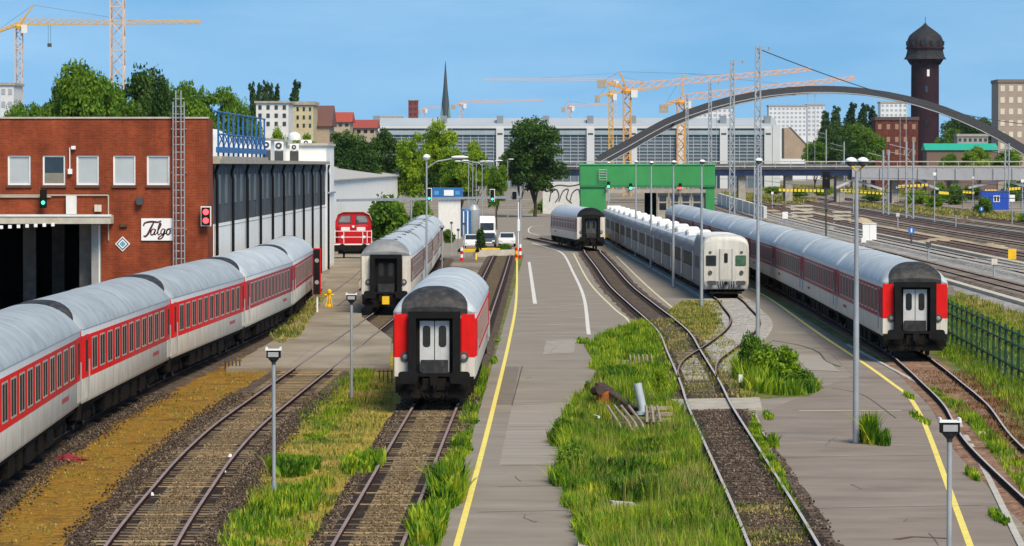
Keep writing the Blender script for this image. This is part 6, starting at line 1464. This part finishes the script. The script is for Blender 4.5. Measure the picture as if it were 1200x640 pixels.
crane('yellow tower crane with long level jib behind the left trees',22,900,32,1.6,(236,27.5),(-12,42),CY,apex=(39,6),hook=(58,53),bar=.2,mastcol=CPK)
crane('massive pale lattice crane mast rising out of frame above the left trees',137.5,520,-60,1.85,(420,-80),(60,-60),CPK,apex=(137,-120),bar=.16)
crane('orange tower crane with jib reaching right over the arch, left of the two largest',735,1000,108,2.0,(951,83),(705,96),CO,apex=(726,84),bar=.26,jibcol=CP)
crane('orange tower crane right of the two largest with jib ending above the arch crown',798,1020,121,2.0,(1002,93),(778,125),CO,apex=(802,86),bar=.26,jibcol=CP)
crane('slim yellow tower crane left of the large orange cranes',716,1150,112,1.3,(772,104),(700,114),CY,apex=(712,101),bar=.2)
crane('far pale tower crane with level jib above the round tree',720,1750,96,1.4,(566,94),(752,96),CPK,apex=(716,86),bar=.16)
crane('far reddish tower crane right of the church spire',541,1600,123,1.5,(636,118),(531,124),CP,bar=.18)
crane('small far orange crane above the station hall right of the round tree',668,1600,126,1.4,(712,124),(660,127),CP,apex=(665,119),bar=.18)
crane('far pale crane left of the church spire behind the red tower',497,1900,129,1.2,(520,126),(490,130),CP,bar=.14)

# ================================================================== trees
LEAF_D = leaves('leaf_dark', [(.1,(.015,.042,.007)),(.45,(.036,.09,.013)),(.9,(.08,.15,.022))], .25, .3)
LEAF_M = leaves('leaf_mid', [(.1,(.035,.09,.008)),(.45,(.095,.2,.014)),(.9,(.19,.31,.025))], .25, .35)
LEAF_B = leaves('leaf_bright', [(.1,(.06,.13,.008)),(.45,(.17,.30,.012)),(.9,(.34,.46,.03))], .25, .4)
LEAF_P = leaves('leaf_poplar', [(.1,(.016,.04,.012)),(.45,(.035,.08,.022)),(.9,(.07,.13,.04))], .25, .3)
def crown_mesh(name, rx, rz, zc, nl, leaf, mat, seed, lobes=16, shape='round'):
    rng = np.random.default_rng(seed); P = []
    L = []
    for k in range(lobes):
        d = rng.normal(0,1,3); d /= np.linalg.norm(d); f = rng.uniform(.35,.8)
        c = np.array([d[0]*rx*f, d[1]*rx*f, zc+d[2]*rz*f])
        rr = rng.uniform(.16,.44)*rx
        if shape == 'column': c = np.array([rng.normal(0,.16)*rx, rng.normal(0,.16)*rx, zc+rz*(2*(k+.5)/lobes-1)*.92]); rr = rx*rng.uniform(.6,.9)*(1-.7*max(0,(2*(k+.5)/lobes-1))**2)
        L.append((c, rr))
    wts = np.array([r**2 for _, r in L]); wts /= wts.sum(); idx = rng.choice(len(L), nl, p=wts)
    C = np.array([L[i][0] for i in idx]); R = np.array([L[i][1] for i in idx])
    d = rng.normal(0,1,(nl,3)); d /= np.linalg.norm(d,axis=1)[:,None]; d[:,2] = np.where(d[:,2] < -.35, -d[:,2]*.5, d[:,2])
    p = C + d*(R*(.5+.55*rng.random(nl)+.08*np.abs(rng.normal(0,1,nl))))[:,None]*np.array([1,1,1.0 if shape != 'column' else 1.3])
    a = rng.normal(0,1,(nl,3)); a /= np.linalg.norm(a,axis=1)[:,None]; b = np.cross(a, d*.7+rng.normal(0,.6,(nl,3))); b /= (np.linalg.norm(b,axis=1)[:,None]+1e-9)
    s = leaf*rng.uniform(.5,1.3,nl)[:,None]
    V = np.stack([p-a*s*.7, p-b*s*.4, p+a*s*.7, p+b*s*.4],1).reshape(-1,3); base = np.arange(nl)*4
    Q = np.stack([base,base+1,base+2,base+3],1)
    me = bpy.data.meshes.new(name); me.vertices.add(len(V)); me.vertices.foreach_set('co', V.ravel()); me.loops.add(Q.size); me.loops.foreach_set('vertex_index', Q.ravel().astype(np.int32))
    me.polygons.add(nl); me.polygons.foreach_set('loop_start', np.arange(0,Q.size,4).astype(np.int32)); me.update(calc_edges=True); me.materials.append(mat); return me, L
def trunk_mesh(h, r, lobes, seed):
    rng = np.random.default_rng(seed); mb = MB(); top = Vector((rng.normal(0,.2),rng.normal(0,.2),h))
    mb.tube([(0,0,-.1),(.05,0,h*.35),(.0,.05,h*.7),top],r,8,r*.45)
    for c, rr in lobes[:9]:
        s = Vector((0,0,h*rng.uniform(.4,.95))); e = Vector(c); m = (s+e)/2+Vector((0,0,.4)); mb.tube([s,m,e],r*.38,5,r*.08)
    return mb.mesh('trunk', BARK, 40)
TREES = {}
for key, mat, rx, rz, zc, h, n, leaf, lob, shape in (('dark1',LEAF_D,5,6,10.5,6,16000,.36,34,'round'),('dark2',LEAF_D,5,5.5,10,6,16000,.36,30,'round'),('mid1',LEAF_M,5,6,10,6,17000,.34,36,'round'),('mid2',LEAF_M,4.5,6.5,10.5,6,16000,.34,38,'round'),
                                                      ('bright1',LEAF_B,5,6.2,9.8,6,16000,.34,32,'round'),('bright2',LEAF_B,4.5,6.5,9.5,6,15000,.34,34,'round'),('poplar',LEAF_P,1.9,9,11,14,6500,.5,30,'column'),
                                                      ('feather',LEAF_D,4.2,7,10,8,9000,.34,34,'round'),('full',LEAF_D,5.2,8,9.2,4,24000,.36,48,'round'),('bush_mid',LEAF_M,1.5,.95,.75,.5,6500,.15,26,'round'),('bush_bright',LEAF_B,1.5,.95,.75,.5,6500,.15,26,'round')):
    seed = sum(map(ord,key))*7; cm, lb = crown_mesh('crown',rx,rz,zc,n,leaf,mat,seed,lob,shape); TREES[key] = (cm, trunk_mesh(h,.32 if h > 2 else .06,lb,seed), zc+rz*.98, rx*1.08)
def tree(key, px, top, wpx, Y, label, name='tree', cat='tree', group='background trees', base=None, gap=0.0):
    cm, tm, H0, R0 = TREES[key]; p = W(px,top,Y); wd = wpx*Y/F/2; z0 = gap
    r = thing(name, label, cat, (p.x,Y,z0), random.uniform(0,6.28), group); r.scale = (wd/R0,wd/R0,(p.z-z0)/H0)
    put('trunk', tm, r); put('crown', cm, r)
for a_ in (('mid2',28,106,60,341,'low bushy tree at the left end of the parapet'),('mid1',128,72,90,366,'tall green tree right behind the big green tree'),('mid1',228,92,80,366,'broad green tree between ladder and blue railing'),('mid1',12,108,50,345,'low tree at the far left above the brick workshop'),('mid2',45,104,50,350,'tree left of the big green tree above the brick workshop'),('mid1',106,58,104,352,'big green tree above the middle of the brick workshop'),('feather',168,54,72,380,'dark feathery tree in front of the pale crane mast'),
           ('feather',70,72,40,375,'dark thin tree left of the big green tree'),('mid2',206,76,62,372,'tree behind the wall ladder'),('dark2',190,90,60,362,'dark tree between the feathery tree and the ladder'),('mid2',248,84,70,385,'green tree above the blue roof railing'),('mid1',283,100,56,400,'tree at the right end of the left tree group'),('dark1',140,100,70,370,'dark tree behind the brick parapet'),('dark2',75,100,80,360,'dark tree low behind the brick parapet'),
           ('bright1',322,150,40,420,'yellow green tree above the air conditioners'),('bright2',360,146,48,440,'yellow green tree right of the air conditioners'),('dark1',402,142,62,520,'dark tree in front of the red roofs'),('dark2',446,150,60,560,'dark tree right of the red roofs'),('bright2',482,147,56,520,'bright tree left of the church spire base'),('bright1',520,141,62,535,'bright tree below the church spire'),('bright1',556,166,50,500,'bright tree behind the lamp cluster'),('mid1',540,175,60,520,'green tree behind the gantry'),('mid2',582,186,34,480,'slim green tree left of the big round tree'),('dark1',500,170,80,560,'dark tree filling behind the bright trees'),('dark2',425,165,60,500,'dark tree above the rear shed roof'),
           ('full',627,128,84,600,'big round dark tree standing alone left of the green portal'),('dark2',610,165,60,615,'dark tree directly behind the big round tree'),
           ('dark2',968,148,44,1150,'dark tree left under the arch'),('dark1',990,133,46,1180,'dark tree in the middle under the arch'),('mid1',1015,140,52,1120,'green tree in front of the brick house'),('mid2',955,160,36,1100,'green tree beside the tan gable'),('mid1',1112,146,40,1300,'pale green tree right of the water tower'),('dark1',1150,128,60,1450,'dark tree behind the arch near the office building'),('dark2',1125,132,50,1480,'dark tree right of the water tower top'),('bright1',1148,172,50,1000,'bright bushy tree before the green roof hall'),('mid2',1180,170,50,960,'green tree near the right foot of the arch'),('mid1',1110,176,30,980,'small tree before the brown wall'),('mid2',1186,134,40,1400,'tree before the office building')):
    tree(*a_)
for px, top in ((296,93),(303,95),(311,91),(318,95),(324,96),(346,91)): tree('poplar',px,top,14 if px != 346 else 19,760,{296:'leftmost poplar of the row',303:'second poplar of the row',311:'tallest poplar of the row',318:'fourth poplar of the row',324:'rightmost poplar of the row',346:'lone poplar right of the row'}[px]+' on the left skyline',group='poplars on the skyline')
for px, top in ((968,128),(980,122),(998,118),(1012,119),(1022,122)): tree('poplar',px,top,18,1300,{968:'leftmost poplar under the arch',980:'second poplar under the arch',998:'third poplar under the arch',1012:'fourth poplar under the arch',1022:'rightmost poplar under the arch'}[px],group='poplars under the arch')
def bush(key, px, py, wpx, hpx, label, z0=0.0):
    g = G(px,py,z0); cm, tm, H0, R0 = TREES[key]; s = g.y/F
    r = thing('bush', label, 'bush', (g.x,g.y,z0), random.uniform(0,6.28), 'bushes'); r.scale = (wpx*s/2/R0,wpx*s/2/R0,hpx*s/H0); put('stem', tm, r); put('crown', cm, r)
bush('bush_bright',905,452,70,42,'large green bush at the foot of the tall floodlight mast'); bush('bush_mid',882,446,44,48,'dark green bush left of the large bush on the platform'); bush('bush_mid',938,458,50,22,'low dark bush trailing onto the platform')
def tuft(px, py, w, h, n, label, mat=LUSH, leafy=.25, seed=1, depth=1.0):
    g = G(px,py); s = g.y/F; r = w*s/2
    return grass('weed_tuft', label, [(g.x+r*math.cos(t)*1.0, g.y+depth*math.sin(t)) for t in [2*math.pi*i/14 for i in range(14)]], n, (h*.4,h), mat, .035, .45, .4, seed=seed, leafy=leafy, cat='weeds')
tuft(1018,519,19,.9,360,'tall green weeds at the foot of the twin floodlight mast',seed=31); tuft(1034,521,18,.5,200,'low weeds right of the twin floodlight mast',seed=32); tuft(905,524,11,.6,160,'small weeds at the platform corner',seed=33)
tuft(915,455,90,.9,2600,'tall weeds around the large bush on the platform',seed=34,depth=5); tuft(885,445,50,1.1,1500,'tall bright weeds left of the large bush',seed=35,depth=5)
bush('bush_mid',662,520,42,26,'dark weed spilling onto the road from the island'); bush('bush_mid',668,562,50,36,'dark weed at the left edge of the island'); tuft(735,572,90,.75,2600,'dark leafy weeds in the middle of the island grass',DARKG,.3,44,5); tuft(815,588,60,.6,1500,'dark leafy weeds beside the timber sleeper track',DARKG,.3,45,4); tuft(770,540,60,.6,1600,'dark leafy weeds below the weathered ribs',DARKG,.3,46,4); tuft(725,440,40,.4,1000,'dark leafy weeds behind the rusty buffer stop',DARKG,.3,47,4); tuft(350,550,50,.45,900,'dark leafy weeds in the yellow grass strip',DARKG,.3,48,3); bush('bush_bright',775,470,22,36,'leafy weed right of the grey pipe stub'); bush('bush_mid',690,470,18,20,'weed beside the rusty buffer stop')
tuft(345,550,60,.5,1200,'dark weeds in the middle of the yellow grass strip',seed=37,depth=3); tuft(425,548,50,.45,900,'dark weeds beside the straight track',seed=38,depth=3); tuft(525,582,42,.85,1500,'leafy weeds between the straight track and the yellow line',seed=39,depth=4); tuft(500,628,38,.7,1200,'leafy weeds nearest beside the straight track',seed=40,depth=3)
bush('bush_mid',452,290,90,52,'broad hedge behind the red locomotive'); bush('bush_mid',495,285,50,44,'hedge behind the white ended rake'); bush('bush_mid',590,296,26,9,'low hedge right of the yellow planter'); bush('bush_mid',525,285,24,14,'low bush before the white kiosk')
tuft(1078,492,12,.3,160,'small weeds on the yellow platform line',seed=36,depth=3); bush('bush_bright',1095,245,30,14,'light bush in the distant yard'); bush('bush_mid',1155,252,30,18,'dark bush before the blue container'); bush('bush_mid',1120,240,40,20,'dark bush under the flat bridge'); bush('bush_mid',645,250,40,16,'green bush at the graffiti wall')
g = G(563,296); cm = MB(); cn_ = thing('conical_bush','dark conical bush in front of the parked cars','bush',(g.x,g.y,0)); me, lb = crown_mesh('crown',.55,1.05,1.2,2600,.13,LEAF_D,77,14,'column'); put('crown',me,cn_); mb = MB(); mb.cyl((0,0,0),(0,0,.5),.05,6); mb.build('stem',BARK,cn_)
# graffiti wall
wl_ = thing('graffiti_wall','pale wall with grey graffiti scrawls behind the lone pink coach','wall',(W(660,220,640).x,640,0)); x0 = W(660,220,640).x
mb = MB(); mb.box(W(636,220,640).x-x0,W(684,220,640).x-x0,0,.5,0,W(0,213,640).z); mb.build('wall', M('pale_plaster',(.55,.55,.53),.8), wl_)
for k, pts in enumerate(([(644,236),(646,226),(652,222),(655,230),(651,237)],[(655,236),(660,224),(666,222),(664,232),(670,238)],[(668,236),(671,226),(678,222),(680,232)],[(645,220),(655,217),(668,218),(679,216)])):
    mb = MB(); mb.tube([(W(x,y,640).x-x0,-.02,W(x,y,640).z) for x,y in [(q_.x,q_.y) for q_ in spline([Vector((a,b,0)) for a,b in pts],1.5)]],.1,5); mb.build('graffiti', STEELD, wl_)

# ------------------------------------------------------------------ more of the yard
def yard_line(name, label, cat, pts, w, h, mat):
    P = spline([Vector((x,y,0)) for x, y in pts], 8); mb = MB(); ribbon(mb, P, w, -.02, h+.02); return tag(mb.build(name, mat), label, cat, 'cable troughs of the yard')
yard_line('cable_trough','pale concrete cable trough along the first yard track','trough',[(28.6,215),(28.6,330),(28.2,480),(29.5,640)],.55,.22,CONCL)
yard_line('cable_trough','pale concrete cable trough between the second and third yard tracks','trough',[(39.8,230),(39.6,340),(39.4,500),(41,640)],.5,.25,CONCL)
yard_line('cable_trough','pale concrete cable trough beside the far yard tracks','trough',[(58,280),(57.8,400),(57.5,520),(59,700)],.5,.3,CONC)
a, b = G(842,241), G(897,259)
rw = thing('retaining_wall','pale sloping retaining wall right of the green portal','wall',(a.x,a.y,0)); n = 8
for k in range(n):
    p, q_ = a+(b-a)*(k/n), a+(b-a)*((k+1)/n); d = q_-p; mb = MB(); mb.bar(p-a+d*.02+Vector((0,0,1.3)), q_-a-d*.02+Vector((0,0,1.3)), .5, 2.6-.12*k); mb.build('wall_panel', M('pale_plaster',(.55,.55,.53)), rw)
rngy = np.random.default_rng(91)
for k, (px, py, h, lab) in enumerate(((905,246,3,'short signal post behind the sleeper stacks'),(1000,250,6,'slim pole right of the smaller sleeper stack'),(1052,272,2,'low signal post beside the sandy strip'),(1095,262,7,'tall slim pole right of the paired catenary poles'),(1120,268,2,'low post in the sandy strip'),(1140,248,6,'slim pole left of the blue container'),(1198,262,6,'slim pole at the right edge'),(1088,305,1.2,'short post beside the pale gravel crossing track'),(1165,325,1.0,'short post in the gravel near the fence'),(1012,300,1.3,'short post behind the right train roof'))):
    g = G(px,py); r = thing('yard_post', lab, 'post', (g.x,g.y,0), 0, 'posts of the yard'); mb = MB(); mb.cyl((0,0,0),(0,0,h),.09,8); mb.build('pole', STEEL, r)
    mb = MB(); mb.box(-.22,.22,-.16,.1,h-.05,h+.4); mb.build('head', (WHITE2,STEELD,CREAM)[k%3], r)
heap = {}
for k, (px, py, w, h, mt, lab) in enumerate(((1010,262,34,7,SAND,'low heap of sand left of the paired poles'),(1100,284,50,5,SAND,'flat heap of sandy earth in the yard'),(1160,290,44,5,SAND,'flat sandy heap near the right edge'),(975,270,26,5,GRAV,'small heap of gravel beside the dark signal'),(1130,262,30,6,BALR,'dark heap of ballast before the blue container'),(870,246,24,6,SAND,'heap of earth beside the pale retaining wall'))):
    g = G(px,py); s = g.y/F; R_, H_ = w*s/2, h*s; mb = MB(); rings = []
    for t in (0,.25,.5,.75,.95):
        rr = R_*(1-t)**.8; rings.append([(rr*math.cos(a_)*(1+.18*rngy.normal()), 3.0*rr*math.sin(a_)*(1+.1*rngy.normal()), H_*t*(1+.1*rngy.normal())) for a_ in [2*math.pi*i/18 for i in range(18)]])
    mb.loft(rings, closed=True, caps=True); o_ = mb.build('earth_heap', mt, None, 50); o_.location = (g.x,g.y,0); tag(o_, lab, 'heap', 'heaps in the yard')
for k, (px, py, w, h, key, lab) in enumerate(((930,232,40,9,'bush_mid','green bush below the left part of the flat bridge'),(965,230,30,8,'bush_bright','light bush below the flat bridge left of the floodlight'),(1025,236,30,10,'bush_mid','bush behind the round blue sign'),(1075,240,34,14,'bush_bright','light bush right of the paired poles'),(1100,233,30,16,'bush_mid','tall dark bush below the flat bridge'),(1140,234,36,14,'bush_mid','dark bush left behind the blue container'),(1190,236,40,22,'bush_mid','tall dark bush at the right edge below the bridge'),(905,228,30,8,'bush_mid','bush beside the bridge pier left'),(1205,262,30,12,'bush_bright','light bush at the right border'))):
    bush(key, px, py, w, h, lab)

# ------------------------------------------------------------------ wear of the paving
PATD = MR('asphalt_repair_dark', [(.3,(.14,.122,.104)),(.7,(.19,.167,.14))], 1.2, bmp=.2)
PATL = MR('asphalt_repair_pale', [(.3,(.25,.228,.2)),(.7,(.31,.285,.25))], 1.2, bmp=.2)
def poly_patch(px, mat, z=.0175, name='repair_patch'):
    rr = random.Random(px[0][0]); pts = []
    for (a_, b_) in zip(px, px[1:]+px[:1]):
        for k in range(4): t = k/4; pts.append((a_[0]+(b_[0]-a_[0])*t+rr.uniform(-.8,.8), a_[1]+(b_[1]-a_[1])*t+rr.uniform(-.25,.25)))
    struct(name, MB().flat([(p.x,p.y) for p in GP(pts)], z), mat)
for px, mt in (([(640,400),(676,398),(672,414),(636,416)],PATL),([(592,430),(609,430),(600,474),(580,474)],PATD)): poly_patch(px, mt)
poly_patch([(930,415),(962,417),(985,436),(945,434)],PATL,.0205)
rc = random.Random(12)
for k in range(10):
    x, y = (rc.uniform(585,690), rc.uniform(380,635)) if k % 2 else (rc.uniform(925,1090), rc.uniform(440,635))
    if x > 1040 and y < 500: continue
    pts = [(x,y)]
    for j in range(rc.randint(3,6)): x += rc.uniform(-9,13); y += rc.uniform(-1,5); pts.append((x,y))
    line('tar_crack', pts, rc.uniform(.012,.025), CRACK, .0185+.0015*rc.random() if k % 2 else .0215+.0015*rc.random())
# stray weeds along the edges of the island and the road
for k, (px, py, w, h) in enumerate(((684,402,16,.35),(699,432,18,.4),(672,486,22,.5),(655,520,26,.45),(664,540,20,.4),(657,566,26,.5),(668,590,22,.5),(684,622,26,.55),(690,640,26,.5),(583,400,8,.2),(579,425,7,.25),(548,530,10,.25),(556,495,9,.25),(1065,466,8,.2),(915,560,10,.2),(900,490,10,.25),(1112,500,8,.25),(1140,560,10,.25),(1170,610,12,.3))):
    tuft(px,py,w,h,int(90+w*9),['stray weeds along the edge of the grass island','stray weeds along the road and platform edges'][k>8],seed=200+k,depth=1.6,leafy=.15)
grass('yellow_grass','dry grass between the distant yard tracks',[(p.x,p.y) for p in GP([(1000,238),(1200,252),(1200,262),(1080,252),(1000,244)])],6000,(.2,.7),DRYG,.16,.4,.8,seed=41)
grass('tall_grass','green grass beside the pale retaining wall',[(p.x,p.y) for p in GP([(845,226),(900,229),(960,236),(930,240),(860,236)])],6000,(.3,.9),DRYG,.2,.4,.8,seed=42)
grass('tall_grass','green weeds among the gravel beyond the fence',[(p.x,p.y) for p in GP([(1120,345),(1200,372),(1200,392),(1120,358)])],6000,(.1,.45),DRYG,.05,.4,.85,seed=43)
# ================================================================== haze
hz = tag(MB().box(-2700,2700,-120,5300,-1.0,95).build('haze', None), 'thin bluish summer haze over the whole railway yard', 'haze', None, 'stuff')
hm = bpy.data.materials.new('haze'); hm.use_nodes = True; hn = hm.node_tree; hn.nodes.clear()
ho = hn.nodes.new('ShaderNodeOutputMaterial'); hv = hn.nodes.new('ShaderNodeVolumePrincipled')
hv.inputs['Color'].default_value = (.72,.86,1,1); hv.inputs['Density'].default_value = HAZE if 'HAZE' in globals() else .000018; hv.inputs['Anisotropy'].default_value = .2
hn.links.new(hv.outputs[0], ho.inputs['Volume']); hz.data.materials.append(hm)
